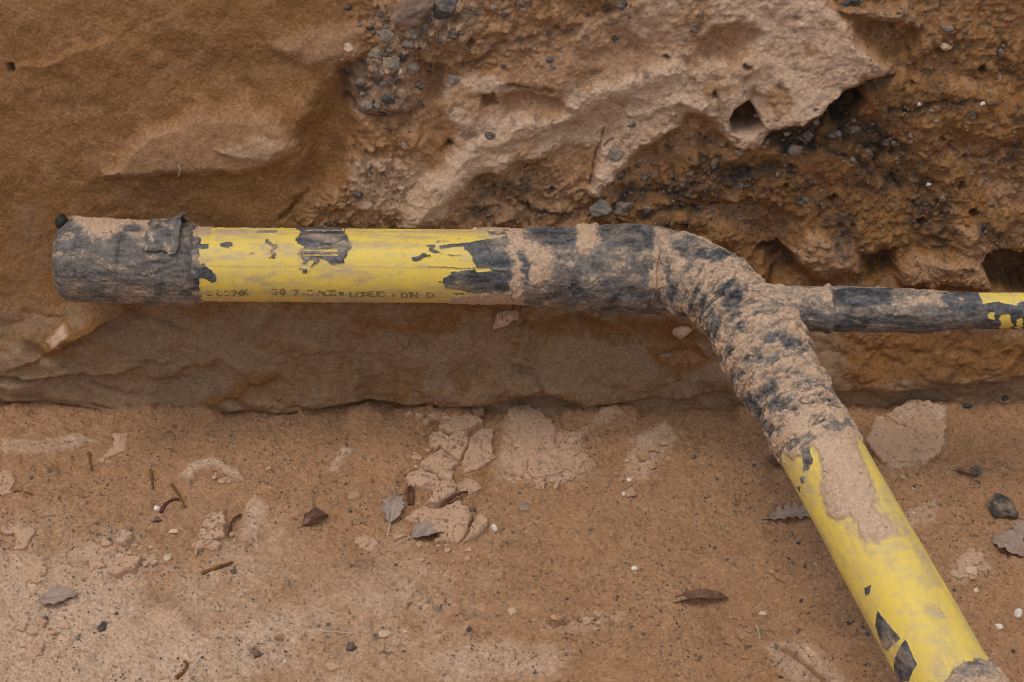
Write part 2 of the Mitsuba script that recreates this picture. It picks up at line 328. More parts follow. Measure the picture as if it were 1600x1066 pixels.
for a, b, r in ((1163, 100, 4), (1120, 146, 4), (1420, 130, 5), (1470, 215, 6), (1395, 240, 5), (1505, 290, 5), (1230, 300, 6), (1300, 320, 6), (1545, 110, 5), (700, 225, 4), (860, 295, 5), (1040, 95, 4), (735, 60, 5), (1440, 350, 7), (1520, 330, 6)):
    W.blob(wp((a - r * 1.4, b), (a, b + r), (a + r * 1.4, b), (a, b - r)), .003, -.014, None, .4)  # small holes, blackened inside through V
# --- lower face
W.step(wp((75, 545), (120, 520), (170, 492), (235, 465)), .05, .032, -1)
W.line(wp((72, 540), (110, 515), (165, 488)), .008, .009, .10, k_u=.8)
W.blob(wp((82, 515), (105, 495), (118, 505), (100, 525)), .004, .008, .95)
W.step(wp((375, 545), (410, 510), (450, 470)), .035, .028, 1)
W.line(wp((235, 590), (290, 572), (330, 560)), .006, .008, .05, k_u=.7)
W.step(wp((180, 562), (230, 560), (285, 566)), .04, .022, -1)
W.line(wp((325, 622), (380, 600), (435, 575)), .008, .012, .10, k_u=.8)
W.step(wp((0, 592), (60, 585), (150, 582), (240, 575)), .05, .022, -1)
W.blob(wp((-20, 590), (30, 585), (45, 590), (20, 600)), .006, -.012)
W.step(wp((455, 560), (500, 545), (560, 550)), .03, .018, -1)
W.line(wp((560, 500), (640, 505), (700, 500)), .020, .006, .2, k_u=.5)
W.line(wp((790, 555), (830, 575), (845, 600)), .004, -.008)
W.blob(wp((820, 505), (900, 495), (1080, 510), (1100, 540), (960, 530), (850, 530)), .014, -.010, .10, k_u=.7)  # hollow below the wrapped pipe, the pipe's shadow painted as ochre tone
W.blob(wp((1010, 545), (1080, 540), (1110, 570), (1060, 590)), .012, -.006, .2)
W.blob(wp((660, 600), (720, 590), (775, 605), (780, 630), (700, 640)), .016, .010)
W.blob(wp((800, 615), (850, 605), (900, 620), (900, 640), (810, 640)), .012, -.016)
W.blob(wp((1290, 520), (1620, 525), (1620, 590), (1350, 600)), .03, .004, .30, k_u=.6)
# the foot of the bank is undercut, so a dark line runs along it
foot = wp((-40, 628), (60, 634), (130, 642), (175, 652), (240, 652), (300, 648), (380, 640), (480, 640), (560, 632), (650, 632), (720, 630), (770, 620), (800, 622), (860, 615), (920, 628), (1000, 622),
          (1120, 616), (1300, 612), (1420, 608), (1500, 600), (1640, 590))
fy = np.interp(X, [p[0] for p in foot], [p[1] for p in foot]) + .010 * (fb(X, Y * .2, 18, 3, 31) - .5)
depth = (.013 + .016 * ss(.35, .65, fb(X, 0 * Y, 5, 3, 32)))
W.D -= depth * ss(fy + .006, fy - .008, Y) * (Y < .3)
W.D += .011 * np.exp(-((Y - fy - .022) / .024) ** 2) * ss(.3, .6, fb(X, 0 * Y, 9, 3, 38))
crumbly = rough * ss(.35, .65, fb(X, Y, 12, 3, 48))
W.D += crumbly * .0055 * ss(.50, .85, fb(X, Y, 75, 3, 39)) + crumbly * .0028 * ss(.45, .8, fb(X, Y, 160, 2, 40))
W.D += ss(.78, .95, Y) * .02 * (fb(X, Y, 12, 3, 33) - .5)
# fine crumb
grain = no(X, Y, 340, 41)
W.D += (grain - .5) * (.0007 + .0018 * rough) + rough * ss(.72, .95, no(X, Y, 120, 42)) * .005 + ss(.80, .95, no(X, Y, 75, 43)) * rough * .006
W.V = np.clip(W.V * (.55 + .9 * no(X, Y, 95, 44)) + rough * ss(.83, .93, no(X, Y, 130, 45)) * .55 * ss(.35, .6, dk), 0, 1)
W.V *= ss(.30, .55, no(X, Y, 150, 46) * .6 + .4 * W.V + .1)
W.U += .25 * (no(X, Y, 120, 47) - .5) * right

def bank_points():
    B = LEAN
    bend = np.clip((tys - TOP) / .3, 0, 1)                     # over the last 0.3 m the face rolls to level ground
    ang = (math.pi / 2 - B) * (1 - bend * bend * (3 - 2 * bend))
    dt = np.diff(tys, prepend=tys[0])
    yy = tys[0] * math.sin(B) + np.cumsum(np.cos(ang) * dt) - math.cos(ang[0]) * dt[0]
    zz = tys[0] * math.cos(B) + np.cumsum(np.sin(ang) * dt)
    D = W.D * ss(14, 1.5, np.abs(X))
    P = np.stack([X, yy[:, None] - np.sin(ang)[:, None] * D, zz[:, None] + np.cos(ang)[:, None] * D], -1)
    return P
BP = bank_points()
fc = grid_faces(len(tys), len(txs))
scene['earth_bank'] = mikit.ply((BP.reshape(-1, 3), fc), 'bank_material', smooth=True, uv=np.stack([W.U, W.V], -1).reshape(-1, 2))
labels['earth_bank'] = {'label': 'cut bank of ochre and brown sandy soil behind the pipe', 'kind': 'structure'}

def on_bank(px, py):
    """point of the bank's surface and its tone there"""
    d = ray(px, py); h = 0.0
    for _ in range(6):
        t = (h - EYE @ WN) / (d @ WN); P = EYE + t * d
        h = float(W.sample(W.D, P[0], P @ WT))
    return P

# ------------------------------------------------------------------ the excavation floor
def floor_xy(px, py):
    d = ray(px, py); t = -EYE[2] / d[2]; P = EYE + t * d
    return P[0], -P[1]
def fp(*pts):
    return [floor_xy(a, b) for a, b in pts]
fxs = graded(-.88, .88, .0020, 25)
fys = np.concatenate([np.linspace(-.12, -.03, 20), np.arange(-.026, .60, .0020), np.linspace(.61, 2.3, 110), 2.3 + .06 * 1.26 ** np.arange(24)])
G = Sheet(fxs, fys, .007, 300)
X, Y = G.X, G.Y
big = fb(X, Y, 4, 3, 51)
left = ss(.20, -.70, X + .25 * (fb(X, Y, 6, 3, 70) - .5)) * ss(.14, .50, Y)
G.D += .022 * (big - .5) + .014 * (fb(X, Y, 14, 3, 52) - .5) + left * .010 * (fb(X, Y, 26, 3, 60) - .5) + .0035 * (fb(X, Y, 60, 3, 53) - .5)
G.U += .34 + .20 * (fb(X, Y, 8, 4, 54) - .5) + .70 * left * ss(.25, .75, fb(X, Y, 11, 4, 55)) + .34 * left
pit = ss(.62, .80, fb(X, Y, 34, 3, 56))
G.D -= .004 * pit
def gp(pts, soft, d, u, **k): G.blob(fp(*pts), soft, d, u, **k)
gp([(0, 690), (60, 690), (130, 675), (150, 690), (100, 705), (60, 715), (0, 715)], .008, .006, .85, k_u=.8)
gp([(510, 735), (535, 695), (555, 698), (530, 735)], .005, .003, .95, k_u=.8)
gp([(280, 745), (310, 725), (340, 720), (375, 735), (380, 755), (360, 750), (340, 735), (310, 740), (290, 765)], .004, .006, .98, k_u=.85)
gp([(375, 830), (385, 790), (400, 770), (420, 790), (395, 830)], .006, .004, .9, k_u=.8)
gp([(1355, 690), (1370, 660), (1420, 640), (1475, 650), (1475, 700), (1440, 735), (1390, 735)], .005, .009, .92, k_u=.8)
gp([(640, 680), (690, 650), (770, 640), (770, 720), (760, 800), (700, 860), (650, 850), (630, 780)], .012, -.003, .22, k_u=.8)  # floor tone darkened beneath the slab, painted shading for its gaps
gp([(770, 760), (790, 640), (840, 636), (900, 690), (950, 740), (900, 760), (790, 752)], .010, .003, .80, k_u=.8)
gp([(975, 740), (985, 690), (1040, 655), (1060, 690), (1010, 750)], .008, .004, .85, k_u=.8)
gp([(880, 690), (940, 650), (960, 645), (975, 655), (930, 675), (890, 705)], .006, .008, .78, k_u=.7)
gp([(145, 885), (200, 860), (240, 870), (265, 880), (200, 905), (140, 905)], .008, .006, .9, k_u=.8)
gp([(0, 960), (60, 940), (120, 960), (230, 1000), (330, 1000), (330, 1070), (0, 1070)], .03, .0, 1.0, k_u=.6)
gp([(180, 970), (215, 965), (230, 1010), (200, 1030), (175, 1010)], .006, .004, 1.0)
gp([(660, 1040), (720, 1005), (830, 1005), (900, 1020), (860, 1060), (700, 1066)], .02, .002, .9, k_u=.7)
gp([(850, 985), (900, 955), (970, 955), (980, 975), (890, 995)], .010, -.003, .8, k_u=.6)
gp([(1190, 1010), (1250, 995), (1290, 1030), (1330, 1070), (1240, 1070)], .010, .002, .85, k_u=.8)
gp([(1490, 870), (1530, 855), (1545, 890), (1500, 915), (1480, 900)], .006, .004, .85, k_u=.7)
gp([(1400, 800), (1470, 780), (1460, 815), (1410, 820)], .008, .003, .85, k_u=.7)
gp([(0, 855), (60, 868), (75, 890), (40, 912), (0, 905)], .006, .004, .92, k_u=.8)
gp([(230, 590 + 240), (265, 825), (300, 850), (260, 860)], .008, -.006, .35, k_u=.7)
G.line(fp((1222, 1012), (1250, 1032), (1290, 1062), (1310, 1080)), .0035, -.010, .35, None)
G.line(fp((1232, 1005), (1262, 1028), (1300, 1058)), .003, .004, .9)
G.line(fp((1400, 668), (1430, 676), (1445, 690)), .0022, -.008, .3, .4)
G.line(fp((1365, 655), (1390, 660), (1405, 668)), .0016, -.004, .4, .3)
G.line(fp((430, 770), (450, 745), (470, 735)), .004, -.004, .45)
G.line(fp((860, 755), (890, 760), (935, 740), (985, 700)), .010, -.006, .35, k_u=.5)
G.line(fp((1040, 950), (1090, 945), (1150, 935)), .012, -.006, .3, k_u=.4)
for a, b, r in ((868, 975, 9), (882, 974, 8), (905, 968, 6), (928, 966, 6), (952, 972, 6), (930, 990, 6), (440, 1000, 10), (395, 1015, 8), (1180, 960, 6)):
    G.blob(fp((a - r, b), (a, b - r * .7), (a + r, b), (a, b + r * .7)), .003, -.007, .35, .25)
for a, b, w in ((1110, 990, 60), (1330, 970, 70), (1200, 990, 40), (1540, 730, 50), (1080, 690, 40), (560, 880, 40), (240, 940, 40)):
    G.blob(fp((a - w, b), (a, b - w * .5), (a + w, b), (a, b + w * .5)), .03, 0, None, .20)
G.D += .018 * np.exp(-((Y - .002) / .020) ** 2) * ss(.45, .65, fb(X, 0 * Y, 16, 3, 57))          # crumbs slid down against the foot
dry = ss(.62, .92, G.U)
G.D += dry * (.0045 * (fb(X, Y, 75, 3, 58) - .4) - .0035 * ss(.022, .006, np.abs(fb(X, Y, 38, 3, 59) - .5)))
gr = no(X, Y, 330, 61)
crumb = ss(.74, .95, no(X, Y, 125, 62)) * ss(.40, .65, fb(X, Y, 20, 3, 63))
G.D += (gr - .5) * .0016 + crumb * .005 + ss(.86, .97, no(X, Y, 70, 64)) * .004 + .003 * (fb(X, Y, 130, 2, 69) - .5)
G.U += .08 * (no(X, Y, 130, 65) - .5) + .10 * crumb
G.V = np.clip(G.V * ss(.35, .75, no(X, Y, 120, 66)) * 1.5 + ss(.82, .92, no(X, Y, 165, 67)) * .62 * ss(.38, .62, fb(X, Y, 15, 3, 68)), 0, 1)
G.V *= ss(.02, .06, Y)
rise = ss(1.35, 2.05, fys) * 1.02                              # the near side climbs to the ground the photographer stands on
ypos = -fys
DD = G.D * ss(14, 1.5, np.abs(X))
GP = np.stack([X, np.broadcast_to(ypos[:, None], X.shape), DD + rise[:, None]], -1)
scene['sand_floor'] = mikit.ply((GP.reshape(-1, 3), grid_faces(len(fys), len(fxs))[:, ::-1]), 'soil_material', smooth=True, uv=np.stack([G.U, G.V], -1).reshape(-1, 2))
labels['sand_floor'] = {'label': 'damp sandy floor of the excavation in front of the bank', 'kind': 'structure'}

def on_floor(px, py):
    d = ray(px, py); h = 0.0
    for _ in range(6):
        t = (h - EYE[2]) / d[2]; P = EYE + t * d
        h = float(G.sample(G.D, P[0], -P[1]))
    return P

# ------------------------------------------------------------------ the gas pipe
Y0, R0, SLOPE = -.025, .0565, .16
def on_axis(px, py):
    """point of the pipe's axis: level run just in front of the bank, then a plane that falls gently towards the viewer"""
    d = ray(px, py)
    return EYE + (Y0 - EYE[1]) / d[1] * d
Z0 = on_axis(500, 413)[2]
def on_plane(px, py):
    n = np.array([0, -SLOPE, 1.0]); P0 = np.array([0, Y0, Z0]); d = ray(px, py)
    return EYE + ((P0 - EYE) @ n) / (d @ n) * d

def resample(pts, step):
    from scipy.interpolate import CubicSpline
    pts = np.asarray(pts, float)
    s = np.concatenate([[0], np.cumsum(np.linalg.norm(np.diff(pts, axis=0), axis=1))])
    cs = CubicSpline(s, pts); u = np.linspace(0, s[-1], 2000); q = cs(u)
    a = np.concatenate([[0], np.cumsum(np.linalg.norm(np.diff(q, axis=0), axis=1))])
    n = max(int(a[-1] / step), 2); v = np.linspace(0, a[-1], n + 1)
    return v, np.stack([np.interp(v, a, q[:, k]) for k in range(3)], 1)

class Tube:
    """a swept pipe: L along it, A = arc length round it from the top (positive towards the viewer's side)"""
    def __init__(self, pts, radius, step=.0012, around=300, straight=False):
        if straight:
            n = int(np.linalg.norm(np.subtract(pts[1], pts[0])) / step); v = np.linspace(0, 1, n + 1)[:, None]
            self.l, self.c = v[:, 0] * np.linalg.norm(np.subtract(pts[1], pts[0])), np.asarray(pts[0]) * (1 - v) + np.asarray(pts[1]) * v
        else:
            self.l, self.c = resample(pts, step)
        tg = np.gradient(self.c, axis=0); tg /= np.linalg.norm(tg, axis=1, keepdims=True)
        e1 = np.array([0, 0, 1.0]) - tg * tg[:, 2:3]; e1 /= np.linalg.norm(e1, axis=1, keepdims=True)
        self.t, self.e1, self.e2 = tg, e1, np.cross(tg, e1)
        self.r = radius(self.l) if callable(radius) else np.full(len(self.l), radius)
        self.phi = np.linspace(-math.pi, math.pi, around + 1)
        self.PHI, self.L = np.meshgrid(self.phi, self.l)
        self.A = self.PHI * R0
        self.D = np.zeros(self.L.shape); self.U = np.zeros(self.L.shape); self.V = np.zeros(self.L.shape)
        self.cx, self.cy = np.cos(self.PHI), np.sin(self.PHI)     # seamless noise coordinates
    def n3(self, f, octv=4, seed=0, stretch=1.0, twist=0.0):
        """seamless noise on the pipe; stretch > 1 draws it out along the pipe"""
        a = self.PHI + twist * self.L
        return fb3(self.L * f / stretch, np.cos(a) * R0 * f, np.sin(a) * R0 * f + 50, octv, seed)
    def pts(self):
        rr = (self.r[:, None] + self.D)[..., None]
        return self.c[:, None] + rr * (self.cx[..., None] * self.e1[:, None] + self.cy[..., None] * self.e2[:, None])
    def find(self, px, py):
        """(L, A) where the line of sight towards a photo point meets the pipe, for placing stains and print"""
        if not hasattr(self, 'near'):
            k = slice(None, None, 2)
            self.nn = (self.cx[k, :, None] * self.e1[k, None] + self.cy[k, :, None] * self.e2[k, None])
            self.near = self.c[k, None] + self.r[k, None, None] * self.nn - EYE
        v, N = self.near, self.nn
        d = ray(px, py); d = d / np.linalg.norm(d)
        off = np.linalg.norm(v - (v @ d)[..., None] * d, axis=-1) + 9 * ((N @ d) > 0.02)
        i = np.unravel_index(np.argmin(off), off.shape)
        return self.L[2 * i[0], i[1]], self.A[2 * i[0], i[1]]
    def poly(self, *p): return [self.find(a, b) for a, b in p]
    def mesh(self, P=None):
        P = self.pts() if P is None else P
        return (P.reshape(-1, 3), grid_faces(*self.L.shape))
    def uv(self): return np.stack([np.clip(self.U, 0, 1), np.clip(self.V, 0, 1)], -1).reshape(-1, 2)

def streaks(tb, seed, amp=.006):
    """coordinates pulled about along the pipe, for brushed-looking stain edges"""
    return tb.L + amp * 2 * (tb.n3(150, 3, seed, .45) - .5) + amp * 4 * (tb.n3(75, 2, seed + 1, 8) - .5), tb.A + amp * .8 * (tb.n3(90, 3, seed + 2, 1.5) - .5)

GAS = 'gas_pipe'
labels[GAS] = {'label': 'yellow plastic gas pipe with bend and side branch, patched with black wrapping and sand', 'category': 'pipe'}
def put(name, mesh, bsdf, smooth=True, uv=None, label=None, **kw):
    k, i = name, 0
    while k in scene or (k in labels and k != name):
        i += 1; k = f'{name}_{i:03d}'
    scene[k] = mikit.ply(mesh, bsdf, smooth=smooth, uv=uv)
    if label: labels[k] = {'label': label, **kw}
    return k

# --- straight yellow run
run = Tube([on_axis(270, 413), on_axis(860, 417)], R0 * .985, straight=True)
SL, SA = streaks(run, 500)
def stain(tb, pts, soft=.0016, k=1.0, coords=None):
    x, y = coords if coords else (SL, SA)
    m = ss(soft, -soft, sdf(x, y, tb.poly(*pts))) * k
    tb.U = np.maximum(tb.U, m)
stain(run, [(270, 330), (303, 345), (310, 372), (312, 400), (318, 480), (270, 480)])
stain(run, [(305, 420), (318, 410), (345, 438), (338, 442), (318, 434), (306, 436)])
stain(run, [(308, 382), (324, 380), (327, 388), (312, 390)]); stain(run, [(338, 381), (356, 378), (362, 385), (355, 389), (345, 387)])
stain(run, [(403, 361), (432, 361), (432, 365), (403, 366)], k=.75); stain(run, [(412, 380), (424, 373), (428, 390), (432, 404), (425, 405), (422, 388)])
stain(run, [(467, 350), (538, 352), (543, 385), (541, 413), (520, 415), (500, 402), (492, 421), (488, 404), (474, 414), (467, 398)])
stain(run, [(472, 420), (482, 421), (484, 430), (472, 428)])
for y in (362, 391, 398): run.U *= 1 - .8 * np.exp(-((SA - run.find(500, y)[1]) / .0016) ** 2) * ((run.L > run.find(473, 390)[0]) & (run.L < run.find(528, 390)[0]))
stain(run, [(688, 440), (700, 425), (745, 420), (735, 395), (728, 385), (740, 378), (770, 375), (860, 345), (860, 480), (800, 458), (735, 458), (700, 450)])
stain(run, [(645, 404), (662, 396), (672, 400), (652, 409)]); stain(run, [(663, 384), (674, 384), (690, 396), (680, 396)]); stain(run, [(688, 384), (740, 378), (738, 384), (690, 390)])
stain(run, [(744, 352), (790, 354), (800, 368), (765, 370)], k=.9)
for (a, b, c, e) in ((672, 416, 740, 419), (690, 398, 722, 399)):
    run.U = np.maximum(run.U, .62 * np.exp(-(linedist(SL, SA, run.poly((a, b), (c, e))) / .0013) ** 2))
hole = ss(.0015, -.0015, sdf(SL, SA, run.poly((740, 418), (765, 419), (770, 424), (745, 425)))); run.U *= 1 - hole
run.U = np.maximum(run.U, .8 * ss(.76, .84, run.n3(300, 2, 511)) * ss(.50, .62, run.n3(30, 3, 512)))
seamA = run.find(500, 417)[1]
run.V = .40 * ss(.50, .72, run.n3(60, 4, 520, 4)) + .50 * ss(.45, .75, run.n3(90, 4, 521, 9)) * ss(.030, -.020, run.A) + .18 * ss(.080, .10, run.A)
run.V = np.maximum(run.V, .42 * np.exp(-((SA - seamA) / .0012) ** 2))
for x0 in (372, 1, 628):
    run.V = np.maximum(run.V, .36 * np.exp(-((SL - run.find(max(x0, 300), 400)[0]) / .003) ** 2) * ss(.4, .6, run.n3(50, 3, 522)))
run.V = np.maximum(run.V, .34 * ss(.0035, -.003, sdf(SL, SA, run.poly((395, 430), (430, 425), (415, 448), (392, 445)))))
run.V = np.maximum(run.V, .34 * ss(.0035, -.003, sdf(SL, SA, run.poly((550, 440), (570, 425), (600, 430), (560, 446)))))
sandy = [[(786, 345), (806, 345), (812, 480), (800, 480), (798, 400)], [(280, 335), (335, 347), (330, 368), (300, 372)], [(740, 352), (790, 352), (775, 366)], [(700, 462), (800, 455), (800, 480), (700, 480)]]
for q in sandy:
    run.V = np.maximum(run.V, .9 * ss(.006, -.004, sdf(SL, SA, run.poly(*q)) + .010 * (run.n3(120, 3, 523) - .5)))
run.U -= .5 * ss(.58, .72, run.n3(240, 3, 527, 14)) * ss(.04, -.02, run.A) + .35 * ss(.60, .70, run.n3(170, 3, 528, 6))
run.U = np.maximum(run.U, .52 * ss(.66, .74, run.n3(110, 4, 529, 3)) * ss(.48, .6, run.n3(18, 2, 530)))
run.D += .0018 * ss(.4, .6, run.U) * (.5 + run.n3(200, 2, 524)) + .0016 * ss(.45, .8, run.V) * (.4 + run.n3(350, 2, 525)) + .0006 * (run.n3(25, 2, 526) - .5)
scene[GAS + '__straight_pipe'] = mikit.ply(run.mesh(), 'pipe_material', smooth=True, uv=run.uv())
labels[GAS + '__straight_pipe'] = {'label': 'level yellow length with faint printed line and black smears'}

# printed line, bent round the pipe
def lettering(text, px, py, size):
    L0, A0 = run.find(px, py)
    m = meshkit.text_mesh(text, size, .0008, bold=True)
    m = trimesh.Trimesh(*trimesh.remesh.subdivide_to_size(m.vertices, m.faces, .004))
    x, y, z = m.vertices.T
    L = L0 + x; ph = (A0 - y) / R0; rr = R0 * .985 - .0003 + z
    i = np.interp(L, run.l, np.arange(len(run.l))); c = run.c[0] + (run.c[-1] - run.c[0]) * (L / run.l[-1])[:, None]
    P = c + rr[:, None] * (np.cos(ph)[:, None] * run.e1[0] + np.sin(ph)[:, None] * run.e2[0])
    return P, m.faces
for text, px, py in (('2', 322, 462), ('8070', 338, 462), ('-', 366, 462), ('K', 376, 461), ('-', 416, 461), ('30', 424, 461), ('/', 440, 461), ('7', 456, 462), ('-', 470, 462), ('S', 480, 462), ('A', 494, 462), ('C', 504, 462), ('S', 515, 462),
                     ('L', 546, 464), ('D', 555, 464), ('P', 565, 464), ('E', 575, 464), ('/', 584, 464), ('D', 591, 464), ('+', 608, 464), ('D', 626, 465), ('I', 637, 465), ('N', 641, 465), ('D', 664, 465), ('T', 708, 466), ('I', 718, 466)):
    put(GAS + '__straight_pipe__lettering', trimesh.Trimesh(*lettering(text, px, py, .0128), process=False), 'print_material', smooth=False)
sq = trimesh.creation.box((.008, .009, .0008)); sq.apply_translation((.004, .005, 0))
L0, A0 = run.find(530, 462); ph = (A0 - sq.vertices[:, 1]) / R0; rr = R0 * .985 + .0002 + sq.vertices[:, 2]
P = run.c[0] + (run.c[-1] - run.c[0]) * ((L0 + sq.vertices[:, 0]) / run.l[-1])[:, None] + rr[:, None] * (np.cos(ph)[:, None] * run.e1[0] + np.sin(ph)[:, None] * run.e2[0])
put(GAS + '__straight_pipe__printed_square', (P, sq.faces), 'print_material', smooth=False)

# --- end cap wrapped in black tape
def cap_r(l):
    n = np.clip(l / .032, 0, 1)
    r = .0640 * (1 - (1 - n) ** 2.6) ** (1 / 2.6)
    r = r * (1 - .02 * ss(.05, .20, l)); e = l[-1]
    return np.maximum(r + (R0 * .97 - r) * ss(e - .012, e, l) , .0004)
cap = Tube([on_axis(86, 404), on_axis(312, 414)], cap_r, straight=True)
cap.D += .0042 * (cap.n3(24, 3, 601) - .5) + .0011 * (np.abs(2 * cap.n3(55, 3, 602, 3) - 1) - .4) - .0012 * ss(.62, .72, cap.n3(140, 2, 603))
hel = np.mod((cap.L + cap.A * .10 + .006 * (cap.n3(20, 3, 613) - .5)) / .064 + .5 * cap.n3(16, 3, 615), 1)
cap.D += .0010 * hel * ss(1.0, .96, hel)
cap.U += 1
cap.U -= .25 * ss(.5, .7, cap.n3(120, 3, 604))
ctop = ss(.014, -.012, sdf(cap.L + .02 * (cap.n3(60, 4, 605) - .5), cap.A + .03 * (cap.n3(50, 4, 606) - .5), cap.poly((118, 330), (130, 362), (165, 372), (195, 352), (215, 345), (230, 366), (245, 345), (245, 334))))
cap.V = .80 * ctop - .10 * ss(.06, .0, hel) + .22 * (cap.n3(26, 4, 614, 2.5) - .45) + .40 * ss(.42, .72, cap.n3(75, 5, 607, 3.5)) * ss(.25, .6, cap.n3(22, 3, 608)) + .13
cap.V += .25 * ss(.66, .74, cap.n3(70, 4, 609, 3)) + .22 * ss(.06, .10, cap.A) * ss(.4, .6, cap.n3(60, 3, 610))
cap.D += .0018 * ss(.45, .8, cap.V) * (.3 + cap.n3(400, 2, 611)) + .0007 * (cap.n3(420, 1, 612) - .5)
fade = ss(0, .02, cap.l)[:, None]; cap.D *= fade
scene[GAS + '__end_cap'] = mikit.ply(cap.mesh(), 'wrap_material', smooth=True, uv=cap.uv())
labels[GAS + '__end_cap'] = {'label': 'blunt left end wrapped in dusty black tape'}

def pipe_sheet(tb, l0, l1, a0, a1, lift, nl=40, na=60, curl=None):
    """a flap of tape lying on the pipe between two lengths and two angles, its thickness closed all round"""
    u, v = np.meshgrid(np.linspace(0, 1, nl), np.linspace(0, 1, na), indexing='ij')
    L = l0 + (l1 - l0) * u; ph = a0 + (a1 - a0) * v
    L = L + .010 * (fb(v * 3, u * .6, 4, 3, 630) - .5) + .004 * (fb(v * 3, u, 14, 2, 631) - .5); ph = ph + .30 * (fb(u, v * .5, 4, 3, 632) - .5)
    base = np.interp(L, tb.l, tb.r)
    up = lift + (curl(u, v) if curl else 0)
    def ring(off):
        rr = base + up + off; i = np.clip(np.searchsorted(tb.l, L), 0, len(tb.l) - 1)
        return tb.c[i] + rr[..., None] * (np.cos(ph)[..., None] * tb.e1[i] + np.sin(ph)[..., None] * tb.e2[i])
    top, bot = ring(.0012), ring(-.0008)
    V = np.vstack([top.reshape(-1, 3), bot.reshape(-1, 3)]); f = grid_faces(nl, na); n = nl * na
    idx = np.arange(n).reshape(nl, na); rim = np.concatenate([idx[0], idx[1:, -1], idx[-1, -2::-1], idx[-2:0:-1, 0]])
    nx = np.roll(rim, -1)
    F = np.vstack([f, f[:, ::-1] + n, np.stack([rim, rim + n, nx], 1), np.stack([nx, rim + n, nx + n], 1)])
    uvs = np.tile(np.stack([u * 0 + 1, .10 + .38 * ss(.45, .7, fb(u * .03, v * .05, 160, 3, 620))], -1).reshape(-1, 2), (2, 1))
    return (V, F), uvs
lf, _ = cap.find(232, 380); lg, _ = cap.find(279, 380)
fm, fu = pipe_sheet(cap, lf - .004, lg, -1.3, .66, .002, curl=lambda u, v: .010 * u ** 3 * (.25 + ss(.0, .5, v) * ss(1.0, .6, v)) + .0025 * fb(u, v, 5, 2, 621))
put(GAS + '__end_cap__tape_flap', fm, 'wrap_material', uv=fu, label='loose lifted edge of black tape')
tab = trimesh.creation.icosphere(3, 1.0); tab.vertices *= (.009, .012, .013)
tab.vertices += .0025 * (meshkit.fbm(tab.vertices * 120, 2, 3)[:, None] - .5) * 2 * tab.vertices / .012
tp = on_axis(95, 356) + np.array([0, .01, .002]); tab.apply_translation(tp)
put(GAS + '__end_cap__tape_knot', tab, 'charcoal_material', label='small dark knot of tape sticking out at the left end')

# --- wrapped bend with the branch socket
mid = [on_plane(*q) for q in ((1090, 437), (1139, 470), (1175, 519), (1208, 577), (1243, 640))]
low0, low1 = on_plane(1278, 696), on_plane(1484, 1066)
dirn = (low1 - low0) / np.linalg.norm(low1 - low0)
bend_pts = [on_axis(800, 415.5), on_axis(860, 417), on_axis(920, 418.5), on_axis(980, 420), on_axis(1035, 424), *mid, low0]
def bend_r(l):
    k = np.linspace(0, 1, len(l))
    r = R0 * (1.00 + .08 * ss(0, .05, l) + .14 * np.exp(-((l - .185) / .065) ** 2) - .015 * ss(.26, .36, l))
    return r * (1 - .065 * ss(l[-1] - .14, l[-1], l))
bend = Tube(bend_pts, bend_r)
top = ss(.10, .9, bend.cx)                                     # upward-facing side, where sand settles
Lm = bend.l[-1]
far = ss(.17, .36, bend.L + .05 * (bend.n3(25, 3, 709) - .5))                                     # past the level part nearly everything is crusted with sand
bend.D += .015 * (bend.n3(20, 3, 701) - .5) + .006 * (bend.n3(60, 3, 702) - .5) - .0035 * far * ss(.035, .008, np.abs(bend.n3(34, 3, 711, .6, 9) - .5))
ridge = np.abs(2 * fb3(bend.L * 40 + bend.A * 14, bend.A * 9, bend.L * 6, 3, 703) - 1)
bend.D += .0045 * (ridge - .3) * (.4 + .6 * far)
bend.U += 1 - .2 * ss(.5, .7, bend.n3(130, 3, 704))
sand = .26 * ss(.40, .68, bend.n3(45, 5, 705)) + .34 * (bend.n3(110, 4, 706, 1.6) - .35) + .18 * top + .40 * far * ss(.33, .52, bend.n3(52, 5, 707, .55) + .06 * top) - .44 * far * ss(.45, .70, bend.n3(40, 6, 708, .38, 10)) - .16 * far * ss(.5, .7, bend.n3(120, 3, 712, .5, 10)) + .10
def pat(px, dv, soft=.006, seed=710):
    global sand
    m = ss(soft, -soft, sdf(bend.L + .016 * (bend.n3(70, 4, seed) - .5), bend.A + .016 * (bend.n3(70, 4, seed + 1) - .5), bend.poly(*px)))
    sand = sand + dv * m
pat([(795, 345), (810, 345), (818, 480), (800, 480)], .5)
pat([(818, 385), (850, 380), (868, 400), (862, 440), (830, 450)], .34)
pat([(900, 345), (930, 343), (926, 380), (914, 400), (904, 385)], .55)
pat([(1022, 352), (1042, 358), (1040, 400), (1028, 425), (1020, 400)], .22, .012)
pat([(1018, 425), (1030, 420), (1040, 445), (1026, 455), (1015, 445)], .6, .003)
pat([(820, 355), (895, 352), (900, 385), (830, 378)], -.35); pat([(932, 348), (1015, 350), (1022, 390), (940, 385)], -.30)
pat([(1045, 375), (1090, 370), (1145, 395), (1120, 412), (1060, 400)], -.45); pat([(870, 395), (1010, 395), (1015, 465), (900, 470)], -.12)
pat([(1040, 400), (1060, 430), (1060, 480), (1045, 470)], -.3)
pat([(1125, 455), (1140, 440), (1200, 448), (1222, 458), (1190, 462), (1155, 462), (1140, 490), (1130, 480)], -.55, .006)
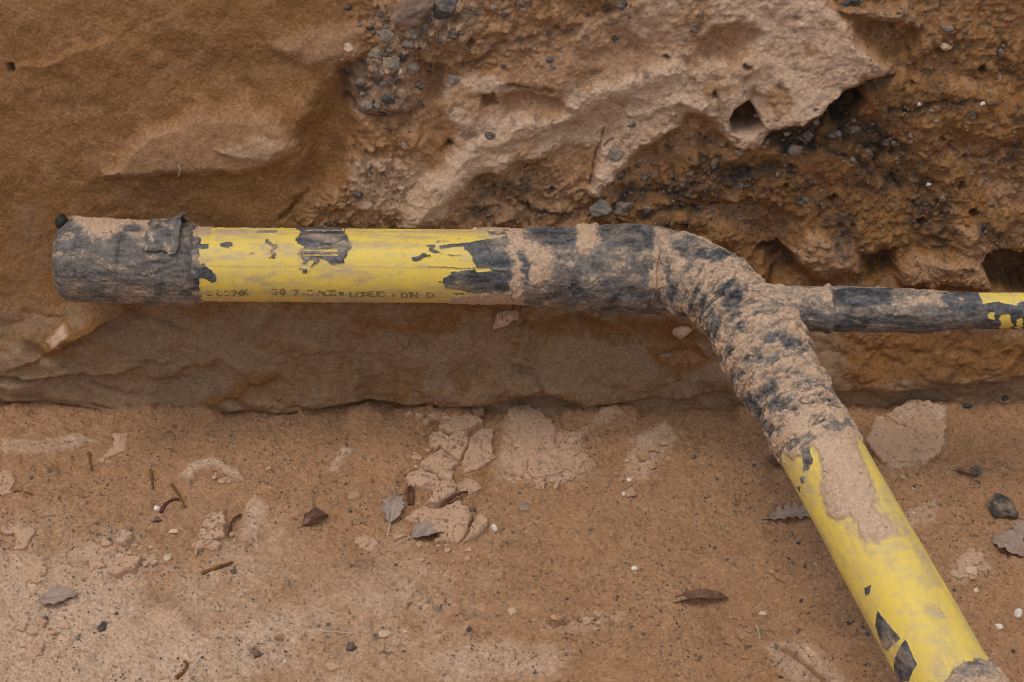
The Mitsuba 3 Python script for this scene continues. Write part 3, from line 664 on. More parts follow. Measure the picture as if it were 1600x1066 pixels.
for a, b, w, h in ((1165, 510, 14, 10), (1190, 560, 18, 8), (1225, 545, 10, 20), (1212, 640, 10, 24), (1172, 632, 8, 16), (1205, 610, 26, 8), (1265, 600, 12, 14), (1216, 680, 8, 22), (1270, 630, 20, 8), (1118, 505, 14, 18), (1300, 640, 12, 30), (1252, 655, 9, 7), (1240, 500, 12, 12), (1268, 700, 14, 10), (1320, 690, 12, 16)):
    pat([(a - w, b), (a, b - h), (a + w, b), (a, b + h)], -.34, .009, 720 + int(a) % 7)
bend.V = sand
# pinched fold with its raised rims
fl, fa = bend.find(1148, 470)
q = np.hypot((bend.L - fl) / .9, (bend.A - fa)) 
bend.D += .006 * np.exp(-((q - .018) / .005) ** 2) - .008 * np.exp(-(q / .012) ** 2)
# creases in the tape
cr = np.abs(fb3(bend.L * 46, bend.A * 46, bend.L * 3, 3, 730) - .5)
crk = ss(.020, .004, cr) * ss(.42, .60, bend.n3(40, 3, 735)) * ss(.65, .4, bend.V)
bend.D -= .0014 * crk; bend.V -= .08 * crk
bend.U = np.clip(bend.U, 0, 1)
lump = ss(.45, .75, bend.V)
bend.D += lump * (.0012 + .0026 * ss(.3, .8, bend.n3(110, 3, 731))) + .0009 * (bend.n3(430, 1, 732) - .5) + .0016 * lump * ss(.6, .9, bend.n3(260, 1, 733))
jl, ja = bend.find(1215, 510)
bend.D += .024 * np.exp(-(((bend.L - jl) / .045) ** 2 + ((bend.A - ja) / .040) ** 2)) * (.3 + 1.2 * bend.n3(60, 3, 734))
scene[GAS + '__wrapped_bend'] = mikit.ply(bend.mesh(), 'wrap_material', smooth=True, uv=bend.uv())
labels[GAS + '__wrapped_bend'] = {'label': 'bend bound in grey black wrapping and caked with sand'}

# --- yellow length coming towards the viewer
low = Tube([low0 - dirn * .03, low0 + dirn * 1.50], R0 * .985, step=.0020, around=240, straight=True)
SL, SA = streaks(low, 800, .008)
SA = low.A + .020 * (low.n3(45, 4, 803) - .5)
stain(low, [(1250, 690), (1264, 690), (1272, 725), (1262, 740), (1256, 715)], coords=(SL, SA))
for q in ([(1251, 748), (1259, 744), (1259, 756), (1252, 756)], [(1246, 762), (1252, 758), (1250, 770)], [(1352, 920), (1362, 915), (1360, 930), (1354, 932)],
          [(1373, 955), (1408, 998), (1388, 1018), (1378, 1010), (1370, 980)], [(1398, 1062), (1398, 1030), (1416, 1000), (1434, 1040), (1420, 1064), (1404, 1066)]):
    stain(low, q, .0012, coords=(low.L + .003 * (low.n3(120, 2, 804) - .5), low.A + .003 * (low.n3(120, 2, 805) - .5)))
(La, Aa), (Lb, Ab) = low.find(1545, 1018), low.find(1478, 1062)
wave = .03 * (low.n3(30, 4, 806) - .5)
past = low.L + wave - (La + (Lb - La) * np.clip((low.A - Aa) / (Ab - Aa), -.3, 1.6))    # beyond the ragged edge where wrapping and dirt begin again
low.U = np.maximum(low.U, .9 * ss(-.003, .010, past))
start = [(1215, 640), (1222, 712), (1240, 700), (1262, 695), (1280, 712), (1290, 790), (1310, 812), (1330, 812), (1350, 838), (1385, 845), (1400, 832), (1370, 790), (1352, 730), (1335, 690), (1330, 650)]
mm = ss(.010, -.009, sdf(SL, SA, low.poly(*start)) + .022 * (low.n3(90, 4, 807) - .5))
low.V = .92 * mm + .33 * ss(.40, .70, low.n3(70, 5, 808, 3.0)) + .16 * ss(.5, .7, low.n3(14, 3, 809)) + .25 * ss(.55, .75, low.n3(40, 4, 814)) * ss(.05, .09, np.abs(low.A))
low.V = np.maximum(low.V, .5 * ss(.006, -.006, sdf(SL, SA, low.poly((1445, 950), (1470, 945), (1480, 965), (1460, 975))) + .01 * (low.n3(120, 3, 810) - .5)))
low.V = np.maximum(low.V, (.50 + .5 * ss(.4, .6, low.n3(60, 3, 811))) * ss(-.012, .03, past))
joint = ss(.070, .045, low.L + .03 * (low.n3(60, 4, 815) - .5)) * ss(.100, .05, np.abs(low.A)) ; joint = np.maximum(joint, ss(.038, .026, low.L + .012 * (low.n3(60, 3, 815) - .5)))
low.U = np.maximum(low.U, joint)
low.V = np.where(joint > .5, .95 - .62 * ss(.50, .60, low.n3(46, 5, 816, .5)), low.V)
low.D += .0010 * ss(.4, .6, low.U) + .0030 * ss(.45, .8, low.V) * (.3 + low.n3(300, 2, 812)) + .0008 * (low.n3(25, 2, 813) - .5) + .006 * ss(0, .02, past) * (.4 + low.n3(70, 3, 817))
scene[GAS + '__sloping_pipe'] = mikit.ply(low.mesh(), 'pipe_material', smooth=True, uv=low.uv())
labels[GAS + '__sloping_pipe'] = {'label': 'dusty yellow length running towards the viewer at lower right'}

# --- side branch
def br_pt(px, py, off=0.0):
    d = ray(px, py); y = BY + off
    return EYE + (y - EYE[1]) / d[1] * d
BY = float(on_plane(1160, 500)[1]) - .005
b0, b1, b2 = br_pt(1165, 484), br_pt(1420, 484), br_pt(1620, 486)
bdir = (b2 - b1) / np.linalg.norm(b2 - b1)
branch = Tube([b1 - bdir * .10, b2 + bdir * 1.8], .0264, around=160, step=.0020, straight=True)
SL, SA = streaks(branch, 900, .003)
branch.U += 1
for q in ([(1530, 458), (1680, 456), (1680, 470), (1600, 470), (1585, 478), (1560, 472), (1540, 476), (1532, 468)], [(1545, 488), (1552, 488), (1557, 500), (1547, 498)], [(1566, 492), (1578, 490), (1582, 505), (1580, 514), (1563, 514)], [(1590, 500), (1597, 496), (1595, 514), (1589, 514)]):
    branch.U *= 1 - ss(.0016, -.0016, sdf(SL, SA, branch.poly(*q)))
yl, _ = branch.find(1600, 480)
branch.U = np.where(branch.L > yl + .04, np.minimum(branch.U, ss(.5, .6, branch.n3(30, 3, 905))), branch.U)
branch.V = .35 * ss(.4, .7, branch.n3(60, 4, 901)) * ss(yl - .02, yl - .09, branch.L)
branch.D += .0008 * branch.U + .0006 * (branch.n3(200, 2, 902) - .5)
scene[GAS + '__branch_pipe'] = mikit.ply(branch.mesh(), 'pipe_material', smooth=True, uv=branch.uv())
labels[GAS + '__branch_pipe'] = {'label': 'thin side branch with yellow paint showing through black coating at right'}
def sleeve_r(l):
    t = l / l[-1]
    return .0322 * (1 + .12 * ss(.30, .12, t) + .05 * np.exp(-((t - .40) / .1) ** 2) - .05 * np.exp(-((t - .2) / .03) ** 2) - .15 * ss(.80, 1.0, t))
slv = Tube([b0, br_pt(1500, 486)], sleeve_r, around=240, straight=True)
stop = ss(.2, .9, slv.cx)
slv.D += .006 * (slv.n3(30, 3, 911) - .5) + .003 * (np.abs(2 * slv.n3(60, 3, 912, 3) - 1) - .4) + .005 * (slv.n3(70, 3, 914) - .4) * ss(.15, .05, slv.L)
nl, _ = slv.find(1302, 470)
slv.D += .0035 * np.exp(-((slv.L - nl + .003) / .004) ** 2) - .0025 * np.exp(-((slv.L - nl - .005) / .004) ** 2) + .006 * (slv.n3(14, 2, 922) - .5)
slv.U += 1
slv.V = .20 * ss(.40, .68, slv.n3(45, 5, 915)) + .34 * ss(.20, .80, slv.cx - .15 + .6 * (slv.n3(40, 3, 916) - .5)) + .12 * ss(.130, .05, slv.L + .04 * (slv.n3(50, 3, 917) - .5)) + .12 * ss(.45, .7, slv.n3(90, 3, 918))
slv.V -= .5 * ss(.008, -.004, sdf(slv.L + .012 * (slv.n3(70, 3, 919) - .5), slv.A, slv.poly((1300, 452), (1390, 452), (1388, 474), (1340, 478), (1305, 472))))
lump = ss(.45, .75, slv.V)
slv.D += lump * (.0008 + .0030 * slv.n3(120, 3, 920)) + .0008 * (slv.n3(430, 1, 921) - .5)
scene[GAS + '__branch_sleeve'] = mikit.ply(slv.mesh(), 'wrap_material', smooth=True, uv=slv.uv())
labels[GAS + '__branch_sleeve'] = {'label': 'thicker grey sleeve of wrapping round the side branch'}

# ------------------------------------------------------------------ stones, clods, leaves, twigs
def rot(az=0, tilt=0, roll=0):
    return trimesh.transformations.euler_matrix(roll, tilt, az, 'sxyz')

def stone_mesh(seed, sub=2, angular=.5):
    """a broken stone: the hull of a few random points, its edges worn by subdivision and noise"""
    r = np.random.default_rng(seed); q = r.normal(size=(int(26 - 12 * angular), 3)); q /= np.linalg.norm(q, axis=1, keepdims=True)
    q *= r.uniform(.72, 1.0, (len(q), 1)); m = trimesh.convex.convex_hull(q)
    m = trimesh.Trimesh(*trimesh.remesh.subdivide_loop(m.vertices, m.faces, 1)) if sub > 1 and angular < .5 else m
    for _ in range(sub): m = m.subdivide() if len(m.faces) < 900 else m
    v = m.vertices.copy(); v *= 1 + .26 * (meshkit.fbm(v * 2.2 + seed, 3, seed) - .5)[:, None]
    if sub > 1: v *= 1 + .20 * (meshkit.fbm(v * 6 + seed, 2, seed + 4) - .5)[:, None]
    return trimesh.Trimesh(v, m.faces, process=False)

def placed(m, P, size, az=0., tilt=0., roll=0., sink=.25):
    m = m.copy(); ext = m.vertices.max(0) - m.vertices.min(0); m.vertices *= np.asarray(size) / ext
    m.apply_transform(rot(az, tilt, roll))
    m.apply_translation(np.asarray(P) - np.array([0, 0, m.vertices[:, 2].min() + sink * size[2]]))
    return m

PX = 1 / 1010.0                                                # metres to a photo pixel on the floor
def floor_stone(name, px, py, w, h, mat, label, seed, cat='stone', group=None, height=.7, az=None, angular=.5, sub=2, sink=.25):
    s = (w * PX, h * PX * 1.25, min(w, h) * PX * height)
    m = placed(stone_mesh(seed, sub, angular), on_floor(px, py + h * .2), s, (seed * 37 % 60 - 30) / 60 if az is None else az, 0, 0, sink)
    kw = {'category': cat}
    if group: kw['group'] = group
    return put(name, m, mat, smooth=35, label=label, **kw)

def plate_mesh(poly, thick, seed, rag=.05, dome=.25):
    """a flake of dried clay: ragged outline, rounded upper edge, uneven top with hair cracks, straight broken sides"""
    from scipy.spatial import Delaunay
    p = np.asarray(poly, float); c = p.mean(0)
    q = np.vstack([p, p[:1]]); s = np.concatenate([[0], np.cumsum(np.linalg.norm(np.diff(q, axis=0), axis=1))])
    n = max(30, int(s[-1] / .0016)); u = np.linspace(0, s[-1], n, endpoint=False)
    o = np.stack([np.interp(u, s, q[:, k]) for k in (0, 1)], 1)
    o = (np.roll(o, 1, 0) + 2 * o + np.roll(o, -1, 0)) / 4
    w = np.stack([fb(o[:, 0], o[:, 1], 170, 4, seed), fb(o[:, 0], o[:, 1], 170, 4, seed + 5)], 1) - .5
    o = c + (o - c) * 1.025 + w * rag * .14
    g = .0019; lo, hi = o.min(0), o.max(0); r = np.random.default_rng(seed)
    gx, gy = np.meshgrid(np.arange(lo[0], hi[0], g), np.arange(lo[1], hi[1], g)); gx = gx + r.uniform(-.3, .3, gx.shape) * g; gy = gy + r.uniform(-.3, .3, gy.shape) * g
    keep = sdf(gx, gy, o) < -.0009
    pts = np.vstack([o, np.column_stack([gx[keep], gy[keep]])])
    tri = Delaunay(pts).simplices
    tc = pts[tri].mean(1); tri = tri[sdf(tc[:, 0], tc[:, 1], o) < 0]
    e = np.maximum(-sdf(pts[:, 0], pts[:, 1], o), 0); e[:n] = 0
    x, y = pts.T; q1 = fb(x, y, 60, 3, seed + 3)
    z = thick * (.72 + .28 * ss(0, .002, e) + dome * .5 * ss(0, .03, e)) + thick * .55 * (fb(x, y, 70, 4, seed + 1) - .5) + .0014 * (no(x, y, 430, seed + 2) - .5) - thick * .9 * ss(.014, .003, np.abs(q1 - .5)) * ss(0, .004, e) - thick * .6 * ss(.012, .003, np.abs(fb(x, y, 110, 3, seed + 6) - .5))
    top = np.column_stack([pts, z]); low = np.column_stack([c + (o - c) * 1.01, np.full(n, -.8 * thick)])
    a = tri[:, 1:] ; v1, v2 = pts[tri[:, 1]] - pts[tri[:, 0]], pts[tri[:, 2]] - pts[tri[:, 0]]
    neg = v1[:, 0] * v2[:, 1] - v1[:, 1] * v2[:, 0] < 0; tri[neg] = tri[neg][:, ::-1]
    i = np.arange(n); j = (i + 1) % n; m = len(pts)
    if np.sum(o[:, 0] * np.roll(o[:, 1], -1) - np.roll(o[:, 0], -1) * o[:, 1]) < 0: i, j = j, i
    return np.vstack([top, low]), np.vstack([tri, np.stack([i, m + i, m + j], 1), np.stack([i, m + j, j], 1)])

def floor_plate(name, pts, thick, seed, label, mat='clay_material', group=None, lift=0.0, cat='clay flake', tilt=(0, 0), rag=.05):
    P = np.array([on_floor(*q) for q in pts]); c = P.mean(0)
    V, F = plate_mesh(P[:, :2], thick, seed, rag)
    hx = c[2] if len(pts) < 3 else np.median(P[:, 2])
    V[:, 2] += hx + lift + (V[:, 0] - c[0]) * tilt[0] + (V[:, 1] - c[1]) * tilt[1]
    kw = {'category': cat}
    if group: kw['group'] = group
    return put(name, (V, F), mat, smooth=40, label=label, **kw)

Z = lambda *a: [(560 + x / 4.1, 620 + y / 4.1) for x, y in a]   # measured on an enlargement of the cracked slab
slab = [
    (Z((445, 115), (520, 88), (640, 55), (700, 78), (738, 130), (792, 185), (705, 228), (600, 262), (520, 232), (570, 180), (600, 152), (480, 150)), 'topmost piece of the cracked clay slab, against the foot of the bank'),
    (Z((712, 80), (785, 62), (806, 118), (745, 126)), 'small corner piece at the top right of the cracked clay slab'),
    (Z((455, 262), (520, 250), (590, 285), (640, 242), (695, 240), (702, 330), (650, 425), (600, 392), (530, 342), (455, 345)), 'left piece in the upper half of the cracked clay slab'),
    (Z((715, 280), (790, 215), (865, 220), (850, 330), (870, 400), (800, 450), (750, 480), (672, 498), (662, 425), (695, 365)), 'crumbly right-hand piece in the upper half of the cracked clay slab'),
    (Z((400, 440), (530, 355), (590, 402), (642, 440), (592, 490), (605, 550), (530, 548), (470, 488), (400, 485)), 'middle piece of the cracked clay slab, left of the widest crack'),
    (Z((308, 530), (400, 492), (505, 520), (522, 562), (605, 560), (628, 592), (610, 650), (520, 690), (450, 692), (480, 620), (400, 592), (330, 590)), 'low left piece of the cracked clay slab beside the brown curl'),
    (Z((640, 565), (700, 530), (762, 556), (792, 602), (730, 632), (660, 615)), 'round piece of clay below the widest crack of the slab'),
    (Z((430, 715), (500, 745), (640, 690), (702, 740), (722, 785), (690, 880), (645, 940), (560, 942), (480, 872), (300, 805), (345, 755)), 'broad lowest piece of the cracked clay slab'),
    (Z((762, 790), (802, 768), (834, 830), (792, 890), (682, 942), (712, 880)), 'narrow curved clay flake right of the slab\'s lowest piece')]
for i, (pts, lab) in enumerate(slab):
    floor_plate('clay_flake', pts, (.0065 + .0020 * (i % 3)), 1000 + i * 7, lab, group='pieces of the cracked clay slab', tilt=((i % 3 - 1) * .03, (i % 2) * .03))
shard = np.random.default_rng(5)
for i, (a, b) in enumerate([(shard.normal(700, 48), shard.uniform(648, 860)) for _ in range(26)] + [(shard.uniform(790, 930), shard.uniform(715, 765)) for _ in range(12)]):
    ang = np.sort(shard.uniform(0, 2 * np.pi, 6)); r = shard.uniform(5, 12)
    floor_plate('clay_shard', [(a + r * np.cos(t) * shard.uniform(.7, 1.2), b + .7 * r * np.sin(t) * shard.uniform(.7, 1.2)) for t in ang], shard.uniform(.004, .007), 3000 + 9 * i,
                'small angular clay shard broken off the ' + ('cracked slab' if i < 26 else 'crusted patch right of the slab'), group='clay shards beside the ' + ('cracked slab' if i < 26 else 'crusted patch'), cat='clay shard', tilt=tuple(shard.uniform(-.15, .15, 2)))
flakes = [
    ([(796, 641), (826, 637), (850, 650), (868, 672), (866, 700), (838, 706), (806, 702), (800, 672)], .005, 'pale crusted clay patch at the foot of the bank right of the slab'),
    ([(806, 706), (850, 704), (880, 698), (902, 706), (896, 726), (915, 742), (880, 738), (850, 747), (812, 748), (788, 742), (800, 724)], .006, 'lower clay patch right of the slab with a dark front edge'),
    ([(178, 682), (200, 680), (196, 700), (180, 712), (160, 721), (156, 716), (176, 702)], .004, 'thin pale grey flake lying alone at upper left of the floor'),
    ([(318, 812), (350, 802), (354, 826), (330, 834), (316, 826)], .012, 'uppermost of three stacked clay clods at left'),
    ([(314, 832), (350, 828), (350, 842), (330, 850), (312, 846)], .010, 'middle one of three stacked clay clods at left'),
    ([(302, 856), (322, 846), (346, 852), (340, 862), (318, 862), (304, 870)], .009, 'lowest of three stacked clay clods at left'),
    ([(0, 738), (14, 737), (24, 752), (18, 772), (0, 776)], .004, 'rounded clay flake cut by the left edge of the photo, beside a twig'),
    ([(2, 826), (50, 824), (56, 834), (40, 858), (26, 858), (24, 838), (4, 836)], .005, 'bent pale flake near the left edge of the floor'),
    ([(30, 900), (44, 876), (66, 882), (72, 896), (60, 910), (40, 908)], .005, 'crescent-shaped clay flake at left above the grey leaf'),
    ([(42, 990), (58, 968), (74, 972), (68, 986), (54, 996)], .006, 'small oval clay flake below the grey leaf at left'),
    ([(42, 1006), (66, 1000), (70, 1014), (54, 1032), (40, 1030)], .005, 'pale clay flake at lower left, below the oval one'),
    ([(176, 842), (196, 832), (212, 838), (208, 850), (184, 854)], .010, 'upper clod of the crumbled heap at left'),
    ([(152, 846), (168, 842), (174, 852), (160, 856)], .007, 'flat small clod at the left of the crumbled heap'),
    ([(168, 890), (196, 872), (222, 872), (216, 890), (186, 900), (172, 898)], .008, 'largest clod of the crumbled heap at left'),
    ([(136, 884), (160, 880), (164, 888), (144, 892)], .006, 'thin clod at the lower left of the crumbled heap'),
    ([(552, 848), (572, 838), (592, 846), (580, 862), (560, 860)], .006, 'lone clay flake left of the crumpled grey leaf'),
    ([(508, 1040), (520, 1036), (530, 1046), (514, 1050)], .004, 'tiny clay flake near the bottom edge'),
    ([(1355, 690), (1372, 662), (1410, 668), (1430, 690), (1420, 720), (1380, 726)], .003, 'broad pale clay sheet right of the sloping pipe'),
    ([(1432, 690), (1415, 662), (1460, 648), (1476, 670), (1470, 708), (1440, 726)], .0035, 'cracked half of the clay sheet right of the sloping pipe'),
    ([(1492, 876), (1520, 862), (1534, 876), (1520, 900), (1496, 902)], .004, 'pale crumbled patch of clay at the right edge below the dark stone'),
]
for i, (pts, th, lab) in enumerate(flakes):
    floor_plate('clay_clod' if 'clod' in lab else 'clay_flake', pts, th, 1200 + i * 5, lab, cat='clay clod' if 'clod' in lab else 'clay flake', tilt=((i * 3 % 5 - 2) * .02, (i % 3) * .02), rag=.09)
for i, (a, b, w, h, lab) in enumerate(((1003, 712, 26, 20, 'upper lump of the crumbled clods left of the wrapped bend'), (1022, 700, 22, 18, 'right lump of the crumbled clods left of the wrapped bend'), (990, 728, 22, 16, 'left lump of the crumbled clods left of the wrapped bend'),
        (1018, 726, 16, 13, 'small lump at the front of the crumbled clods left of the wrapped bend'), (984, 768, 22, 16, 'round clod beside the white pebbles'), (1035, 690, 18, 14, 'farthest lump of the crumbled clods left of the wrapped bend'),
        (722, 758, 28, 17, 'thick clod lying in the slab\'s widest crack'), (552, 773, 22, 14, 'grey speckled clod left of the curled grey leaf'))):
    floor_stone('clay_clod', a, b, w, h, 'clod_material', lab, 1400 + i, 'clay clod', height=.6, sub=3)

named = [
    ('stone', 1567, 790, 54, 34, 'dark_stone_material', 'dark grey angular stone near the right edge of the floor', .75, 3),
    ('stone', 548, 1010, 16, 13, 'dark_stone_material', 'black lump of stone near the bottom edge, left of centre', .9, 2),
    ('stone', 161, 977, 12, 16, 'dark_stone_material', 'dark oval pebble at lower left, right of the grey leaf', .8, 2),
    ('stone', 71, 967, 11, 10, 'dark_stone_material', 'small dark pebble touching the oval clay flake', .8, 2),
    ('stone', 246, 812, 19, 11, 'brown_stone_material', 'brown crumbly lump beside the reddish bent twig', .8, 2),
    ('stone', 402, 1021, 14, 11, 'brown_stone_material', 'brown lump near the hooked twig at the bottom', .8, 2),
    ('stone', 1525, 735, 20, 16, 'dark_stone_material', 'dark lump at the right, behind the large dark stone', .7, 2),
    ('stone', 738, 796, 14, 8, 'dark_stone_material', 'flat black chip on the broad lowest slab piece', .6, 2),
    ('stone', 975, 771, 9, 7, 'white_stone_material', 'lower of two white pebbles left of the wrapped bend', .8, 1),
    ('stone', 983, 749, 9, 7, 'white_stone_material', 'upper of two white pebbles left of the wrapped bend', .8, 1),
    ('stone', 992, 888, 11, 7, 'white_stone_material', 'white oval pebble alone on the open floor', .7, 1),
    ('stone', 772, 823, 10, 13, 'white_stone_material', 'pale grey pebble right of the narrow clay flake', .8, 2),
    ('stone', 246, 793, 11, 8, 'white_stone_material', 'bright white pebble among the twigs at left', .7, 1),
    ('stone', 1592, 957, 12, 16, 'white_stone_material', 'white blocky pebble at the right edge', .9, 2),
    ('stone', 1560, 978, 11, 10, 'white_stone_material', 'smaller white pebble right of the pipe\'s lower end', .8, 1),
    ('stone', 1525, 923, 10, 9, 'tan_stone_material', 'pale tan pebble right of the sloping pipe', .8, 2),
    ('stone', 1513, 878, 12, 8, 'white_stone_material', 'pale chip on the crumbled clay patch at the right', .7, 2),
    ('stone', 262, 871, 13, 12, 'tan_stone_material', 'tan round pebble right of the crumbled heap', .85, 2),
    ('stone', 800, 955, 14, 12, 'tan_stone_material', 'tan pebble on the open floor below centre', .8, 2),
    ('stone', 1192, 958, 13, 9, 'tan_stone_material', 'orange tan pebble left of the lower pipe', .7, 2),
    ('stone', 1515, 888, 20, 12, 'tan_stone_material', 'rounded clay pebble in the crumbled patch at right', .6, 2),
    ('stone', 600, 990, 18, 12, 'tan_stone_material', 'pale lump right of the black stone at the bottom', .6, 2),
    ('stone', 272, 830, 16, 9, 'tan_stone_material', 'pale clay pebble between the heap and the stacked clods', .6, 2),
    ('stone', 685, 951, 11, 7, 'grey_stone_material', 'grey chip on the open floor below the slab', .6, 2),
    ('stone', 820, 791, 18, 12, 'grey_stone_material', 'pinkish grey lump right of the slab', .5, 2),
    ('stone', 200, 826, 18, 14, 'brown_stone_material', 'rust brown chip at the top of the crumbled heap', .7, 2),
]
for i, (nm, a, b, w, h, mat, lab, hh, sub) in enumerate(named):
    floor_stone(nm, a, b, w, h, mat, lab, 1500 + i, 'stone' if w > 14 else 'pebble', height=hh, sub=max(sub, 2), angular=.3 if 'white' in mat else .6)

# scattered pebbles, each its own thing
rng = np.random.default_rng(77)
small = [stone_mesh(1600 + k, 1, .5) for k in range(6)]
kinds = [('dark_stone_material', 'tiny black grain of grit lying on the sandy floor', 'black grit grains on the floor'), ('grey_stone_material', 'tiny grey crumb lying on the sandy floor', 'grey crumbs on the floor'),
         ('clod_material', 'tiny sand-coloured crumb lying on the sandy floor', 'sand crumbs on the floor'), ('white_stone_material', 'tiny white chip lying on the sandy floor', 'white chips on the floor')]
n = 0
while n < 190:
    a, b = rng.uniform(0, 1600), rng.uniform(665, 1064)
    x, y = floor_xy(a, b)
    if fb(np.array(x), np.array(y), 12, 3, 71) < rng.uniform(.30, .62): continue
    k = rng.choice(4, p=[.50, .16, .31, .03]); mat, lab, grp = kinds[k]
    w = rng.uniform(4, 7) if k != 3 else rng.uniform(3.5, 5); w *= 1.35 if rng.random() < .12 else 1
    reg = ('left of the cracked slab' if a < 590 else 'between the slab and the sloping pipe' if a < 1250 + max(b - 700, 0) * .5 else 'right of the sloping pipe')
    lab = lab.replace('lying on the sandy floor', 'on the floor ' + reg); grp = grp + ' ' + reg
    floor_stone('grit_grain', a, b, w, w * rng.uniform(.6, .95), mat, lab, 1700 + n, 'pebble', grp, height=rng.uniform(.5, .9), sub=1)
    n += 1
heaps = [(195, 862, 50, 26, 26, 'in the crumbled heap at left'), (60, 995, 34, 30, 14, 'by the flakes in the lower left corner'), (690, 858, 70, 14, 12, 'along the front of the cracked slab'), (335, 835, 34, 24, 12, 'around the three stacked clods'),
         (915, 972, 50, 12, 14, 'in the pitted patch left of the lower pipe'), (1010, 718, 34, 24, 16, 'among the crumbled clods left of the wrapped bend'), (850, 735, 60, 14, 12, 'before the clay patch right of the slab'), (1515, 888, 34, 18, 12, 'in the crumbled patch at the right edge'), (340, 745, 46, 14, 10, 'on the arched clay ridge at left')]
for hx, hy, wx, wy, cnt, where in heaps:
    for i in range(cnt):
        w = min(rng.lognormal(1.95, .35), 15)
        floor_stone('clay_crumb', rng.normal(hx, wx * .6), rng.normal(hy, wy * .6), w, w * rng.uniform(.55, .85), 'clay_material', 'small crumb of pale clay ' + where, 2600 + i + int(hx), 'clay crumb', 'clay crumbs ' + where, height=rng.uniform(.5, .8), sub=2 if w > 9 else 1, sink=.2)
# finer grit that nobody could count
def grit(count, sheet_pt, seed, dens, size):
    r = np.random.default_rng(seed); base = trimesh.creation.icosphere(0, 1.0); Vs, Fs, k, tries = [], [], 0, 0
    while k < count and tries < count * 30:
        tries += 1
        P, ok = sheet_pt(r)
        if not ok: continue
        s = size * r.uniform(.5, 1.3); v = base.vertices * (1 + .35 * r.uniform(-1, 1, (12, 1))) * s * r.uniform(.6, 1.1, 3)
        Vs.append(v + P); Fs.append(base.faces + 12 * k); k += 1
    return np.vstack(Vs), np.vstack(Fs)
def floor_pt(thr, f, sd):
    def fn(r):
        x, q = r.uniform(-.82, .82), r.uniform(.01, .62)
        return np.array([x, -q, float(G.sample(G.D, x, q)) + .0004]), float(fb(np.array(x), np.array(q), f, 3, sd)) > r.uniform(thr, thr + .3)
    return fn
def bank_pt(r):
    x, t = r.uniform(-.30, .82), r.uniform(.16, .74)
    d = float(W.sample(W.D, x, t)); v = float(W.sample(rough, x, t)) * float(fb(np.array(x), np.array(t), 10, 3, 73))
    return np.array([x, 0, 0]) + WT * t + WN * (d + .0006), v > r.uniform(.35, .62)
put('black_grit', grit(3200, floor_pt(.36, 8, 74), 81, 0, .0016), 'dark_stone_material', smooth=False, label='fine black grit strewn over the sandy floor', kind='stuff', category='grit')
put('sand_crumbs', grit(3000, floor_pt(.34, 11, 75), 82, 0, .0019), 'clod_material', smooth=False, label='fine sand crumbs strewn over the floor', kind='stuff', category='crumbs')
put('bank_grit', grit(1400, bank_pt, 83, 0, .0020), 'dark_stone_material', smooth=False, label='fine dark grit in the stony part of the bank', kind='stuff', category='grit')
put('bank_crumbs', grit(1500, bank_pt, 84, 0, .0024), 'soil_crumb_material', smooth=False, label='crumbs of soil clinging to the stony part of the bank', kind='stuff', category='crumbs')

